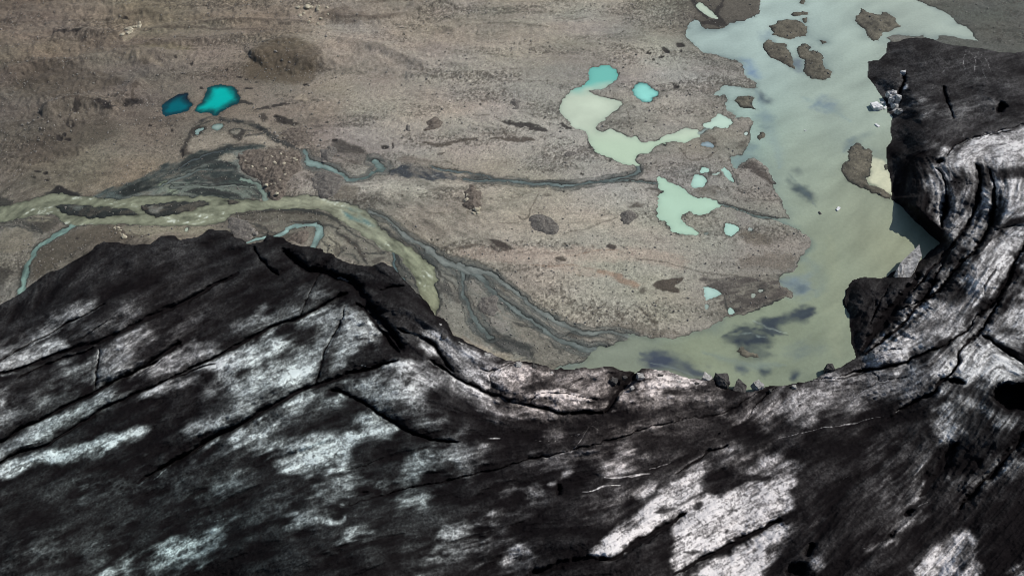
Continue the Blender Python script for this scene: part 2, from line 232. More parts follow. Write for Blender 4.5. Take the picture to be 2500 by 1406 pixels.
# glacier: dirt free ice seen through the ash: (coverage, feather px, outline)
ICE = [
 (.46, 14, 'D 0,1180 200,1080 420,950 600,860 700,855 690,920 560,1000 480,1080 350,1120 160,1200 60,1260 0,1290 -400,1400'),
 (.78, 6, 'D -300,1400 0,1295 150,1215 300,1160 420,1145 490,1162 470,1210 380,1250 250,1310 120,1350 0,1390'),
 (.5, 18, 'D 400,1380 560,1280 700,1200 850,1120 1000,1090 1050,1120 1000,1200 900,1290 800,1350 700,1420'),
 (.34, 20, 'D 560,1060 750,960 900,940 1050,900 1000,980 800,1090 600,1150'),
 (.3, 16, 'D 1150,1130 1350,1000 1500,940 1450,1050 1250,1160'),
 (.66, 10, 'D 1000,1390 1150,1290 1280,1220 1400,1180 1560,1190 1610,1230 1500,1260 1350,1300 1250,1390'),
 (.82, 16, 'D 1250,1410 1400,1330 1550,1280 1700,1210 1850,1150 1990,1140 2100,1170 2060,1230 1930,1260 1850,1330 1700,1350 1500,1370'),
 (.5, 14, 'D 1600,1060 1750,1000 1900,930 2050,900 2150,900 2140,970 2050,1010 1900,1060 1800,1090 1650,1110'),
 (.34, 16, 'D 2180,830 2260,780 2350,800 2380,860 2250,910 2190,940'),
 (.68, 14, 'D 2100,1010 2250,940 2400,895 2490,870 2490,950 2380,1080 2330,1200 2280,1400 2100,1400 2100,1250 2200,1150 2260,1090 2150,1040'),
 (.62, 12, 'E 10,1000 60,930 110,900 200,970 290,1090 270,1140 170,1150 100,1200 40,1290 0,1350 -60,1380'),
 (.55, 14, 'G 640,180 640,20 850,0 880,60 760,130'), (.6, 18, 'G -40,240 60,250 130,340 60,390 -40,400'),
 (.42, 16, 'G 200,240 350,190 500,160 480,220 300,330 170,330'),
 (.66, 7, 'G -60,580 0,545 150,470 330,375 480,310 640,230 780,235 880,170 905,170 880,210 770,280 680,310 560,390 400,430 300,500 150,570 60,620 -60,690'),
 (.98, 6, 'G -300,800 0,690 150,632 280,590 420,565 560,520 700,490 850,447 960,440 950,490 820,520 720,590 640,640 560,615 440,650 350,650 250,655 180,730 80,750 0,770 -200,860'),
 (.7, 9, 'G 930,210 1050,160 1200,100 1335,90 1330,130 1200,190 1050,220 900,250'),
 (.66, 22, 'G 1400,60 1650,20 1800,0 2060,0 2050,120 2000,190 1850,250 1700,320 1600,390 1500,430 1400,470 1300,500 1250,480 1300,410 1420,380 1500,300 1450,250 1600,180 1350,200 1420,130'),
 (.85, 14, 'G 1760,130 1850,60 2000,20 2080,30 2050,120 1950,190 1800,200'),
 (.66, 20, 'G 1950,260 2050,205 2200,230 2150,290 1960,330 1920,400 1830,420 1750,500 1700,560 1480,570 1550,480 1750,370'),
 (.92, 18, 'G 1720,570 1900,510 2050,490 2270,490 H 150,400 280,380 365,430 250,490 100,560 60,650 0,690 G 2000,745 1870,725 1850,650 1900,590'),
 (.42, 22, 'G 1380,800 1580,780 1600,830 1450,860'), (.6, 22, 'G 2060,850 2200,780 2300,740 2330,800 2150,900 2080,900'),
 (.6, 16, 'G 1900,990 2050,940 2090,990 2000,1060 1930,1060'), (.66, 14, 'G 1060,1240 1150,1170 1280,1120 1440,1130 1400,1220 1280,1280 1150,1340 1000,1345'),
 (.55, 16, 'G 640,1420 720,1350 860,1300 840,1370 780,1420'), (.33, 20, 'G 1280,1090 1530,1020 1500,1070 1400,1120'), (.3, 25, 'G 1700,980 1850,870 1900,900 1800,990'),
 (.75, 3, 'G 2110,1050 2150,1040 2180,1060 2230,1040 2250,1010 2260,1050 2200,1080 2120,1070'), (.7, 3, 'G 2210,930 2240,930 2240,955 2215,950'),
 (.26, 30, 'G 500,850 900,820 1200,700 1150,820 900,900'), (.22, 40, 'G 200,1280 500,1180 700,1190 500,1280 250,1350'),
 (.6, 14, 'H 0,140 150,100 270,50 400,0 580,0 700,80 850,170 980,230 1100,290 950,300 850,260 760,200 640,220 600,300 540,340 400,330 300,320 130,230 60,190'),
 (.9, 10, 'H 340,20 400,0 570,5 560,50 450,70 390,110'), (.5, 14, 'H 480,420 600,380 700,400 620,440'),
 (.6, 12, 'H 1000,340 1100,290 1250,300 1400,340 1300,370 1150,380 1020,390'),
 (.5, 10, 'H 670,500 720,480 830,470 820,500 740,530'),
 (.55, 8, 'E 560,1060 700,1060 790,1120 830,1170 950,1200 1080,1240 1200,1270 1180,1300 1050,1330 1000,1400 900,1400 830,1330 760,1260 690,1180 600,1130'),
 (.75, 5, 'E 620,1090 690,1080 770,1130 700,1160'), (.85, 5, 'E 560,1170 650,1180 700,1230 660,1280 600,1230'), (.78, 7, 'E 740,1230 900,1210 1130,1240 1180,1270 1020,1290 900,1290 800,1290'),
 (.72, 7, 'H 640,0 760,50 850,70 960,20 1150,10 1250,30 1330,60 1400,70 1300,110 1200,190 1300,210 1500,190 1700,260 1750,280 1700,310 1450,290 1250,260 1100,200 1000,150 880,100'),
 (.95, 5, 'H 1130,210 1250,200 1400,190 1500,195 1600,230 1690,260 1550,285 1400,260 1250,250'), (.8, 4, 'H 940,90 1080,40 1230,30 1300,60 1180,90 1000,120'), (.8, 5, 'H 880,90 960,130 1000,180 930,170'), (.7, 4, 'H 1270,260 1400,270 1500,330 1400,330 1280,300'),
 (.42, 6, 'H 1400,80 1600,60 1720,60 1790,100 1780,200 1690,250 1550,190 1420,170'),
 (.92, 5, 'H 1950,110 2050,60 2200,90 2285,130 2285,170 2050,230 1970,250 1950,180'), (.6, 8, 'H 1900,260 2050,250 2272,200 2272,290 2000,310 1880,320'), (.9, 2, 'H 1780,335 1800,318 1840,320 1830,340'),
 (.55, 4, 'H 1810,210 1900,130 1980,150 1990,230 1900,300 1830,280'),
 (.97, 4, 'H 1640,1275 1720,1180 1850,1060 1980,960 2050,910 2150,830 2272,740 2400,690 2400,830 2272,900 2100,1090 1900,1220 1820,1285'),
 (.5, 14, 'H 1230,640 1400,610 1550,590 1650,620 1750,590 1850,540 1910,570 1900,640 1880,700 1700,710 1600,650 1500,650'),
 (.7, 8, 'H 1640,625 1740,600 1800,570 1850,535 1890,560 1840,590 1750,620'), (.6, 12, 'H 1690,680 1800,650 1900,640 1920,700 1800,720'), (.55, 10, 'H 1980,600 2020,590 2030,640 1990,660'),
 (.8, 6, 'H 1940,890 2000,820 2060,790 2050,850 1980,895'), (.5, 20, 'H 480,1420 620,1270 700,1210 850,1170 1000,1130 990,1180 850,1230 750,1270 650,1330 580,1420'),
 (.6, 9, 'H 640,1130 760,1100 900,1030 1000,1020 990,1050 850,1090 700,1160'), (.85, 10, 'H 1040,1290 1120,1200 1210,1180 1215,1290 1180,1406 1120,1400'), (.6, 16, 'H 380,930 450,890 560,860 570,900 480,940 400,965'),
 (.5, 16, 'H 20,1160 100,1090 180,1080 130,1150 40,1190'), (.62, 16, 'H 480,600 600,600 620,660 560,700 500,760 420,830 300,850 350,800 460,700'), (.55, 18, 'H 640,570 780,550 880,560 860,620 760,650 840,700 700,690'),
 (.52, 10, 'H 1210,890 1300,830 1300,880 1230,915'), (.5, 10, 'H 1080,850 1170,820 1150,865'), (.7, 4, 'H 1440,770 1480,720 1525,715 1490,755'), (.8, 3, 'H 1380,800 1420,780 1430,800 1395,815'),
 (.36, 14, 'H 1250,910 1320,920 1250,960 1150,960'), (.34, 20, 'H 1700,920 1900,880 1850,930 1750,960'), (.45, 14, 'H 480,1200 560,1180 620,1180 560,1230'),
 (.4, 18, 'H 1750,450 1950,400 2200,360 2240,380 2000,450 1800,480'), (.4, 16, 'H 1380,470 1460,450 1450,490 1390,500'),
 (.85, 5, 'I -20,100 100,92 220,150 120,175 -20,195'), (.5, 10, 'I 0,200 150,190 330,240 200,270 0,280'),
 (.5, 14, 'I 640,200 760,175 1000,110 1300,30 1500,0 1700,0 1750,30 1720,120 1600,220 1400,260 1250,300 1050,330 900,380 700,400 600,430 480,380 560,280'),
 (.84, 12, 'I 1280,60 1450,50 1740,40 1720,110 1500,100 1300,115'), (.75, 10, 'I 820,290 950,280 1100,250 1000,300 850,330'), (.7, 10, 'I 360,390 500,320 620,290 600,350 450,405'), (.66, 5, 'I 200,350 330,310 340,340 220,365'),
 (.78, 8, 'I 1200,240 1350,215 1540,190 1530,210 1350,240 1250,260'),
 (.8, 12, 'I 1760,0 2400,0 2400,100 2150,130 2050,170 1900,170 1880,110 1800,80'), (.55, 18, 'I 1750,180 2000,230 2100,320 2200,360 2350,360 2350,430 2150,420 2000,350 1850,280'),
 (.95, 12, 'I 1690,430 1740,310 1800,300 1830,380 1800,490 1740,530 1700,480'), (.45, 20, 'I 0,760 100,740 200,640 280,600 350,560 400,580 300,650 150,760 60,860'), (.75, 6, 'I 290,570 350,560 380,590 330,600'),
 (.68, 12, 'I 430,640 600,620 780,660 790,700 650,740 560,780 470,800 420,760'), (1.05, 5, 'I -20,970 150,880 300,880 420,810 560,780 720,740 790,790 740,860 785,945 700,1010 600,1080 450,1150 250,1250 100,1350 -20,1406'),
 (1.0, 6, 'I 80,1420 250,1290 450,1190 620,1110 740,1060 700,1160 660,1250 600,1350 550,1440'), (1.0, 7, 'I 1540,1430 1700,1250 1850,1130 1910,1120 1920,1220 1990,1300 1960,1450'),
 (.8, 10, 'I 2180,1420 2400,1300 2400,1450'), (.26, 14, 'I 1500,560 1600,560 1680,620 1640,800 1580,920 1450,1000 1400,1060 1400,960 1500,800 1480,640'), (.52, 8, 'I 1370,1100 1430,1060 1500,1090 1400,1130'),
 (.6, 7, 'I 1210,1225 1350,1180 1480,1160 1350,1210 1250,1245'), (.55, 5, 'I 880,1290 950,1270 975,1330 900,1345'), (.42, 14, 'I 640,1180 740,1090 860,1050 830,1130 720,1230'), (.55, 6, 'I 1570,920 1500,920 1490,960 1560,890 1630,800 1650,660 1620,700'),
 (.4, 25, 'I 1950,690 2150,650 2272,640 2272,700 2100,720'), (.4, 8, 'I 2290,470 2200,560 2100,700 1980,830 2060,800 2180,680 2290,560'), (.3, 30, 'I 1400,880 1470,840 1560,880 1480,980'), (.3, 30, 'I 1800,780 1980,760 1950,860 1820,920'),  # long curved strip: a lit wall, its light painted as coverage
 (.45, 6, 'I 1370,1090 1430,1050 1600,980 1620,1010 1500,1100 1400,1140'), (.28, 25, 'I 1300,560 1450,640 1420,900 1380,800'),
 (.27, 20, 'C 1690,760 1720,730 1850,720 2000,710 2050,690 2270,700 2290,830 2150,850 1950,870 1700,820'), (.3, 14, 'C 1960,720 2100,700 2260,700 2270,760 2100,790'),
 (.66, 12, 'C 1830,1180 1900,1090 2050,1030 2150,980 2300,940 2600,900 2600,1100 2480,1190 2280,1200 2300,1300 2600,1320 2600,1420 2290,1420 2270,1290 2200,1150 2150,1160 2140,1420 2100,1420 2100,1200 1960,1230 1940,1406 1900,1420 1790,1406 1800,1250'),
 (.85, 10, 'C 2300,1020 2600,960 2600,1060 2350,1110 2250,1120'), (.8, 4, 'C 1840,1150 1880,1110 1950,1095 1960,1120 1900,1130'), (.3, 12, 'C 1740,990 1830,1000 1900,1050 1830,1110 1780,1080'),
 (.95, 2, 'C 1500,655 1560,650 1590,690 1600,790 1560,800 1530,760'), (.95, 2, 'C 1600,508 1640,518 1625,545'), (.6, 3, 'C 1645,590 1655,640 1630,640'), (.09, 40, 'C 1700,400 2100,380 2400,450 2300,600 1900,620 1700,540'),
 (.6, 7, 'F 1830,30 1920,10 1920,120 1912,300 1880,310 1850,250 1830,150'),
 (.5, 9, 'F 1930,60 1980,110 1965,250 1900,430 1810,580 1700,755 1640,870 1690,850 1800,690 1950,510 2050,350 2080,250 2110,100 2095,0 1990,0'),
 (.66, 8, 'F 2180,60 2250,100 2245,250 2190,390 2060,540 1900,690 1820,790 1850,800 1950,700 2080,560 2130,420 2060,500 2110,350 2180,200'),
 (.72, 10, 'F 2310,300 2490,260 2700,250 2700,-20 2310,-20 2310,150'),
 (.72, 10, 'F 2700,310 2490,330 2310,360 2215,480 2110,610 1980,760 2050,800 1860,830 1750,940 1600,1060 1450,1180 1400,1240 1280,1330 1180,1395 1300,1370 1500,1310 1700,1240 1850,1170 1950,1090 2050,1010 2150,920 2240,820 2340,700 2410,560 2480,470'),
 (.97, 12, 'F 2400,450 2430,560 2370,690 2250,820 2150,920 2010,980 2050,930 2180,800 2300,650 2350,500'), (.9, 10, 'F 1880,1080 2000,1040 2040,1050 1950,1110 1800,1180 1500,1290 1350,1320 1450,1240 1700,1160'), (.85, 8, 'F 1600,950 1750,890 1830,880 1700,1000 1560,1060'),
 (.66, 12, 'F 2700,560 2490,620 2410,750 2330,880 2210,1000 2160,1090 2060,1200 2010,1300 1950,1410 1600,1410 1500,1400 1700,1330 1900,1240 2060,1120 2150,1020'), (.82, 14, 'F 2700,700 2490,750 2490,1200 2300,1150 2220,1090 2300,990 2400,860'), (.85, 14, 'F 2080,1180 2200,1130 2320,1210 2490,1330 2490,1406 2050,1406'),
 (.14, 8, 'F 1370,800 1430,730 1520,690 1550,760 1500,800 1400,960 1370,900'), (.85, 3, 'I 1730,90 1760,40 1765,110 1750,150'),
]
DIRT = [  # ash lying on top: (strength, feather px, outline)
 (.9, 14, 'D 1520,970 1560,930 1680,920 1670,960 1580,1000'), (.9, 14, 'D 2150,1100 2200,1060 2280,1040 2260,1120 2180,1150'), (.9, 16, 'D 1880,1300 1960,1270 2020,1210 2110,1180 2090,1240 2000,1280 1930,1320'), (.7, 14, 'D 1340,1390 1480,1340 1520,1370 1400,1400'),
 (.85, 16, 'H 260,160 330,90 390,50 360,110 300,170'), (.8, 16, 'H 440,120 500,70 480,130 430,150'), (.8, 20, 'H 560,240 640,180 720,120 750,190 700,280 640,330 580,330'), (.7, 20, 'H 250,290 330,260 400,290 330,330'), (.6, 20, 'H 700,240 850,220 950,270 820,310'),
 (.9, 14, 'G 1980,290 2070,240 2120,250 2060,330 1960,370'), (.85, 20, 'G 1760,490 1900,420 2050,350 2150,310 2272,330 2272,430 2100,460 1900,500'), (.85, 14, 'G 640,640 700,570 640,570 600,610'), (.7, 18, 'G 1250,350 1400,230 1550,230 1480,300 1400,380'), (.7, 18, 'G 1680,220 1800,160 1830,200 1730,260'),
 (.9, 14, 'H 90,590 250,540 380,490 500,500 400,600 250,640 60,690'), (.6, 18, 'H 100,570 220,510 300,500 240,560'),
 (.85, 10, 'I 280,830 330,760 390,750 360,830 300,860'), (.9, 8, 'I 400,770 420,740 580,740 640,760 460,800'), (.8, 5, 'I 100,960 150,910 190,930 150,990'), (.8, 4, 'I 300,1130 320,1095 345,1110 325,1145'), (.7, 4, 'I 140,1020 170,1040 160,1060'), (.75, 4, 'I 390,870 420,870 415,910'), (.7, 4, 'I 460,1080 480,1060 490,1080'), (.6, 3, 'I 640,820 670,820 660,840'),
 (.8, 6, 'I 20,1240 90,1240 190,1250 100,1265'), (.8, 8, 'I 590,1230 640,1190 690,1210 640,1270 600,1280'), (.9, 12, 'I 1480,340 1570,330 1620,360 1530,400 1480,380'), (.8, 10, 'I 1830,1290 1860,1180 1910,1160 1930,1290 1890,1380 1840,1360'), (.7, 8, 'I 1730,1230 1760,1210 1765,1250'),
 (.9, 5, 'H 2060,980 2130,950 2220,960 2140,1000 2090,1000'), (.8, 6, 'H 2100,1300 2130,1230 2180,1250 2150,1330'), (.8, 8, 'F 1900,740 2000,720 2060,770 1960,790'), (.65, 12, 'C 2280,1210 2500,1185 2500,1275 2310,1285'), (.7, 10, 'C 1960,1280 2050,1250 2090,1300 2040,1400 1980,1400'), (.6, 14, 'F 2050,130 2110,120 2090,220'),
 (.75, 14, 'F 1830,810 1980,790 2100,830 2050,900 1900,870'), (.6, 16, 'F 1700,1060 1850,990 2000,1000 1850,1080 1720,1120'), (.6, 14, 'F 2260,850 2340,780 2380,820 2260,960'), (.7, 14, 'F 2270,1090 2380,1040 2490,1090 2400,1110'),
 (.8, 12, 'I 1960,120 2030,120 2020,150 1970,150'), (.6, 18, 'I 1850,360 2000,330 1980,420 1880,450'), (.9, 12, 'I 740,1000 800,1020 760,1170 690,1330 560,1440 830,1440 900,1150'),
]
# crevasses: (width px, depth m, painted shade and ash, line)
CRACKS = [
 (7, 1.2, .8, 'D 0,1290 100,1230 250,1150 430,1070 560,980 700,910 760,880'),
 (22, 2.0, .95, 'D -100,1400 0,1385 200,1330 400,1255 560,1190 700,1165 800,1120 1000,1020 1200,930 1400,830 1550,740 1700,670'),
 (10, 1.4, .9, 'D 130,1406 350,1310 520,1250 680,1190'), (14, 1.8, .9, 'D 900,1406 1000,1350 1080,1300 1170,1240 1260,1180 1300,1160'),
 (13, 2.2, .95, 'G -60,560 0,530 150,430 300,370 450,280 640,210 760,130 900,70 1040,0'), (17, 2.4, .95, 'D 1250,1400 1400,1330 1600,1245 1800,1130 1950,1050 2150,980 2260,930 2400,850 2490,800'),
 (13, 1.8, .95, 'G -40,685 0,665 100,608 280,560 400,490 560,390 680,320 880,220 950,190 1100,130 1250,70 1400,20'),
 (22, 3.2, 1, 'G 900,790 1050,700 1150,655 1300,560 1420,480 1520,440 1640,380 1750,310 1900,230 2050,165 2150,130 2272,95 H 60,90 180,70 300,30 400,0'),
 (6, 1.2, .9, 'D 710,1200 700,1300 695,1406 G 630,190'), (5, 1.4, .95, 'D 2480,900 2400,1080 2330,1200 2290,1330 2270,1406 G 2050,165'),
 (28, 4.0, 1, 'D 2030,490 2100,560 2200,640 2300,650 2400,690 2490,720 E 130,760 200,870 270,960 350,1050 420,1130 470,1210'),
 (14, 2.6, 1, 'E 130,880 200,930 250,990 300,1080 380,1170 450,1230'), (13, 2.8, .95, 'E 420,1060 560,1110 640,1150 700,1200 760,1290 830,1370'),
 (15, 3.2, .95, 'H 600,0 720,80 850,150 950,195 1050,250 1180,283 1260,300 1400,335 1500,345'), (16, 3.0, 1, 'H 1505,345 1620,343 1725,343'), (18, 3.6, 1, 'H 1725,345 1790,280 1850,190 1930,100 1960,70'),
 (11, 2.2, 1, 'H -60,180 0,200 120,260 250,330 330,390 450,450 560,500 700,540 800,530'), (6, 1.2, .9, 'H 250,900 500,820 700,790 900,740 1100,690 1250,650 1400,610 1500,590'), (6, 1.2, .8, 'H 1500,590 1750,530 2000,450 2272,380'),
 (6, 1.4, .9, 'D 1810,470 1860,560 1940,640 2000,680'), (5, 1.2, .9, 'E 300,780 400,770 480,760'), (4, 1.0, .9, 'D 2290,660 2240,760 2200,850 2150,960'),
 (22, 2.4, 1, 'I -20,1406 200,1280 400,1180 600,1080 700,1040'), (24, 2.6, 1, 'H 1250,1400 1400,1345 1550,1300 1810,1295 1900,1220 2100,1110 2272,1000'), (11, 1.6, .95, 'I 0,740 150,650 250,590 350,550'),
 (18, 3.0, 1, 'I 2330,430 2272,490 2180,600 2080,730 1950,860 1840,970'), (12, 2.4, 1, 'J 650,1405 I 1830,60 1790,100 1720,150 1680,210 1560,260 1430,330'),
 (5, 1.2, .9, 'J 565,165 600,200 625,260 627,330'), (15, 4.0, 1, 'J 627,330 622,400 612,450 606,530'), (12, 2.6, 1, 'J 800,140 824,180 826,300 802,420 760,492 700,592 620,692 540,772 470,852 420,912'), (13, 2.8, 1, 'J 882,175 906,232 916,332 910,452 870,562 800,652 720,742 640,832 570,902 490,962 400,1062 320,1142 230,1222 160,1282'),
 (8, 1.8, .95, 'J 690,630 640,690 590,770 550,840 510,920 480,960'), (5, 1.0, .9, 'J 490,958 400,990 340,1012'), (12, 2.6, 1, 'J 1130,590 1091,645 1030,740 980,860 940,932 870,1002 810,1062'), (8, 1.8, .95, 'J 810,1062 700,1172 560,1252 430,1302 300,1342 100,1372 0,1402'), (10, 2.2, 1, 'J 965,935 900,1022 850,1112 790,1172 740,1222 700,1282 712,1320 680,1372 650,1405'),
 (9, 1.8, .95, 'J 850,1165 940,1232 1091,1322 1200,1380'), (4, .7, .7, 'J 1100,512 980,517 900,545'), (3, .5, .6, 'J 650,250 720,270 790,263'), (3, .5, .6, 'J 640,560 680,520 720,530'), (34, 3.6, 1, 'J 480,795 400,905 300,1025 205,1150 140,1265'), (4, .8, .9, 'J 300,860 240,970 180,1085'), (3, .5, .7, 'J 170,1275 300,1245 380,1240'), (3, .5, .6, 'J 400,1330 420,1360'), (4, .7, .7, 'J 900,545 840,600 790,650'), (3, .5, .6, 'J 1000,700 930,760 870,850 850,920'),
 (3.5, .6, .7, 'C 2490,880 2350,930 2200,960 2100,1000 2050,1040'), (3, .5, .6, 'I 1500,100 1300,150 1150,240'), (3, .5, .6, 'I 1200,40 1320,100 1330,140'), (4, .7, .7, 'I 900,130 1100,120 1300,60 1450,10'), (4, .8, .8, 'I 480,370 560,250 660,170'), (3, .5, .6, 'H 1480,190 1560,150 1600,110'), (3.5, .6, .8, 'H 1260,265 1300,225 1400,215 1560,225 1690,255'), (5, .9, .8, 'H 930,50 1000,80 1100,30 1180,0'), (4, .7, .8, 'H 1000,150 980,100 1040,60'), (5, .9, .85, 'H 1250,300 1265,255 1300,240'),
 (8, 1.4, .9, 'F 2200,1120 2300,1180 2490,1320'), (10, 1.6, 1, 'C 1920,620 1930,700 1990,850'), (10, 2.6, 1, 'C 1640,520 1605,640 1585,780'), (36, 2.0, 1, 'I 1840,530 1770,620 1740,720 1650,820 1600,880'),
 (5, .8, .8, 'C 2070,1000 2250,960 2400,940'), (6, .8, .8, 'C 1940,1120 2000,1040 2080,1000'), (5, .7, .7, 'I 0,380 150,370 300,345 420,290 560,200'), (5, .6, .7, 'H 300,880 150,930 0,960'), (4, .6, .7, 'H 0,720 150,690 300,640'),
 (4, .6, .7, 'F 1440,860 1420,960 1380,1040'), (4, .6, .6, 'D 560,1140 700,1060 760,1010'),
]
VEINS = [  # thin lips with sunlight painted in, and meltwater lines: (width px, coverage, line)
 (3, .8, 'H 950,510 1010,508 1070,515'), (2.5, .6, 'H 1290,515 1420,520'), (5, .85, 'H 1740,760 1800,770 1900,755 2030,735'), (4, .8, 'H 1590,860 1700,840 1760,820 1850,812'), (3, .7, 'H 2030,705 2160,670 2170,655'), (3, .6, 'H 1520,485 1580,470 1540,495'),
 (2.5, .55, 'I 670,510 800,480 960,445 1100,425 1250,385 1360,360'), (4, .75, 'I 1430,330 1560,255 1680,200 1730,140'), (2, .45, 'C 2080,350 2050,420 2070,500 2090,570'), (2, .45, 'C 2090,370 2150,420 2140,480 2160,560'), (2, .4, 'C 2110,380 2190,440 2200,510 2240,600'), (2, .4, 'C 2160,370 2230,440 2260,520'), (2, .4, 'C 1910,470 1915,500 1895,525'), (2, .35, 'C 1850,590 1830,650'),
 (3, .5, 'H 1470,660 1530,590 1640,430 1680,400'), (3, .5, 'H 1600,470 1650,430 1700,450 1690,480'), (3, .75, 'D 1000,1395 1120,1310 1260,1215'), (3, .7, 'H 150,30 270,45 400,0'), (4, .8, 'H 590,5 720,95 850,165 980,230 1060,275'), (2.5, .6, 'G 1000,770 1200,610 1330,560'), (2, .4, 'G 410,1265 460,1245 500,1255'), (2, .4, 'G 700,1200 740,1190'), (2, .35, 'G 1200,985 1280,945'),
 (2, .45, 'G 1390,1050 1520,1020'), (2, .4, 'H 1320,700 1318,730'), (2.5, .5, 'I 1210,1220 1430,1160'), (3, .6, 'I 1570,950 1640,920'), (3, .5, 'D 60,1260 250,1165 430,1085'), (3, .6, 'H 1130,200 1010,210'), (3, .75, 'G 0,600 150,555 280,520'), (2, .4, 'I 2170,360 2220,440'), (2, .4, 'I 1080,800 1140,755'),
]
MOULINS = [(7, 6, 'I 2045,215 2070,170 2120,145 2200,143 2290,150 2330,240 2290,335 2180,328 2100,305 2055,260'), (3, 2, 'I 1770,115 1800,88 1850,105 1895,150 1840,158 1790,150'), (2.5, 2, 'C 1840,1165 1870,1140 1930,1140 1920,1170 1880,1188'), (2, 3, 'C 2285,760 2320,720 2370,740 2350,810 2290,830'),
 (2.2, 2, 'I 1475,1000 1500,960 1560,950 1565,980 1520,1020'), (2, 2, 'I 1365,1110 1440,1100 1420,1130 1390,1150'), (2.5, 3, 'I 690,1406 760,1330 870,1310 880,1406 800,1440'), (2.5, 2, 'I 830,1240 880,1200 930,1220 920,1270 850,1310'), (1.5, 2, 'I 260,490 280,470 300,480 275,505'), (1.5, 2, 'I 560,420 600,400 590,430'), (2, 2, 'H 1420,900 1425,820 1470,810 1475,880'), (1.2, 2, 'I 1120,280 1150,275 1140,290'), (1.2, 2, 'I 1275,250 1300,245 1295,262'), (1.5, 2, 'H 80,900 130,860 200,870 180,905')]

# ------------------------------------------------------------------ flow directions (for streaks)
segs = []
CROSS = ('D 710,', 'D 2480,', 'H -60,', 'D 1810,', 'D 2290,', 'H 1725,', 'D 2030,', 'E 130,', 'C 1920', 'C 1640', 'F 2200,1120')
for it in CRACKS:
    if not it[3].startswith(CROSS): segs.append(P(it[3]))
for s_ in ('N 820,1010 1000,930', 'N 900,1080 1100,1010', 'N 720,960 900,830', 'N 700,860 900,730', 'N 250,860 480,740', 'N 1000,780 1080,830', 'N 300,700 700,610'): segs.append(P(s_))
for it in STREAMS: segs.append(P(it[1]))
for s in ('N 0,500 250,490 500,505 700,495 820,500 920,560 1030,660 1060,740', 'N 0,1300 300,1200 600,1060', 'N 200,1400 500,1250 900,1100', 'N 600,1400 1000,1250 1400,1130', 'N 1100,1400 1400,1300 1700,1150', 'A 850,1370 1100,1260 1400,1140 1700,1060',
          'D 1300,90 1500,80 1700,110', 'N 1850,1100 2050,1000 2250,930', 'N 1950,1400 2100,1200 2250,1100', 'F 600,1000 800,960 1000,920', 'F 350,1150 550,1090 700,1120', 'F 0,1300 200,1380', 'N 2200,1250 2350,1080 2450,900', 'N 2200,350 2350,300 2500,280', 'N 2200,200 2350,190 2500,200'): segs.append(P(s))
fp, fv = [], []
for p in segs:
    for a, b in zip(p[:-1], p[1:]):
        L = np.hypot(*(b - a))
        if L < 1: continue
        th = math.atan2(b[1] - a[1], b[0] - a[0]); fp.append((a + b) / 2); fv.append((math.cos(2 * th) , math.sin(2 * th)))
FL = idw(fp, fv, 40, 1.6); TH = .5 * np.arctan2(FL[..., 1], FL[..., 0])
def lic(base_px, length, seed, across=False):
    n = vnoise(PX / base_px, PY / base_px, seed).astype(np.float32)
    t = TH + (math.pi / 2 if across else 0)
    cx = np.cos(t).astype(np.float32); cy = np.sin(t).astype(np.float32)
    jj, ii = np.meshgrid(np.arange(R, dtype=np.float32), np.arange(C, dtype=np.float32), indexing='ij')
    acc = n.copy(); k = 10; st = length / 2.0 / k / 2.0
    for sgn in (1, -1):
        x = ii.copy(); y = jj.copy(); px_ = cx * sgn; py_ = cy * sgn
        for _ in range(k):
            x += px_ * st; y += py_ * st
            xi = np.clip(x, 0, C - 1).astype(np.int32); yi = np.clip(y, 0, R - 1).astype(np.int32)
            acc += n[yi, xi]; vx = cx[yi, xi]; vy = cy[yi, xi]
            d = np.sign(vx * px_ + vy * py_); d[d == 0] = 1; px_ = vx * d; py_ = vy * d
    acc /= 2 * k + 1
    return acc / (acc.std() + 1e-6)
LIC1 = lic(26, 70, 3); LIC2 = lic(9, 34, 5); LIC3 = lic(4, 16, 9)
LICX = lic(7, 30, 21, True); LICL = lic(7, 150, 31)

# ------------------------------------------------------------------ water: signed distance of every body
DG_w, dg = poly_sdf(GLACIER, GX, GY, 1e5, 0)
DG = np.full((R, C), -1e3, np.float32); DG[DG_w] = dg
DW = np.full((R, C), -60.0, np.float32); WID = np.full((R, C), -1, np.int32); BODIES = []
WCOL = np.zeros((R, C, 3), np.float32)
def add_body(name, label, w, d, colarr):
    k = len(BODIES); BODIES.append((name, label))
    m = d > DW[w]
    DW[w] = np.where(m, d, DW[w]); WID[w] = np.where(m, k, WID[w])
    WCOL[w] = np.where(m[..., None], colarr, WCOL[w])
RAGG = fbm(MX, MY, 2.6, 4, 141, .65); RAGG2 = fbm(MX, MY, 2.6, 4, 142, .65)
ISL = np.full((R, C), -1e3, np.float32); ISL_ID = np.full((R, C), -1, np.int32); ISL_LAB = []
def islands(lst, w0, d0):
    full = np.full((R, C), -60.0, np.float32); full[w0] = d0
    for lab, s in lst:
        w, d = poly_sdf(P(s), WX + .5 * RAGG, WY + .5 * RAGG2, 30, 0); full[w] = np.minimum(full[w], -d)
        k = len(ISL_LAB); ISL_LAB.append(lab); m = d > ISL[w]; ISL[w] = np.where(m, d, ISL[w]); ISL_ID[w] = np.where(m, k, ISL_ID[w])
    return full[w0]
def blend(arr, w, m, rgb):
    arr[w] = arr[w] * (1 - m[..., None]) + lin(rgb) * m[..., None]
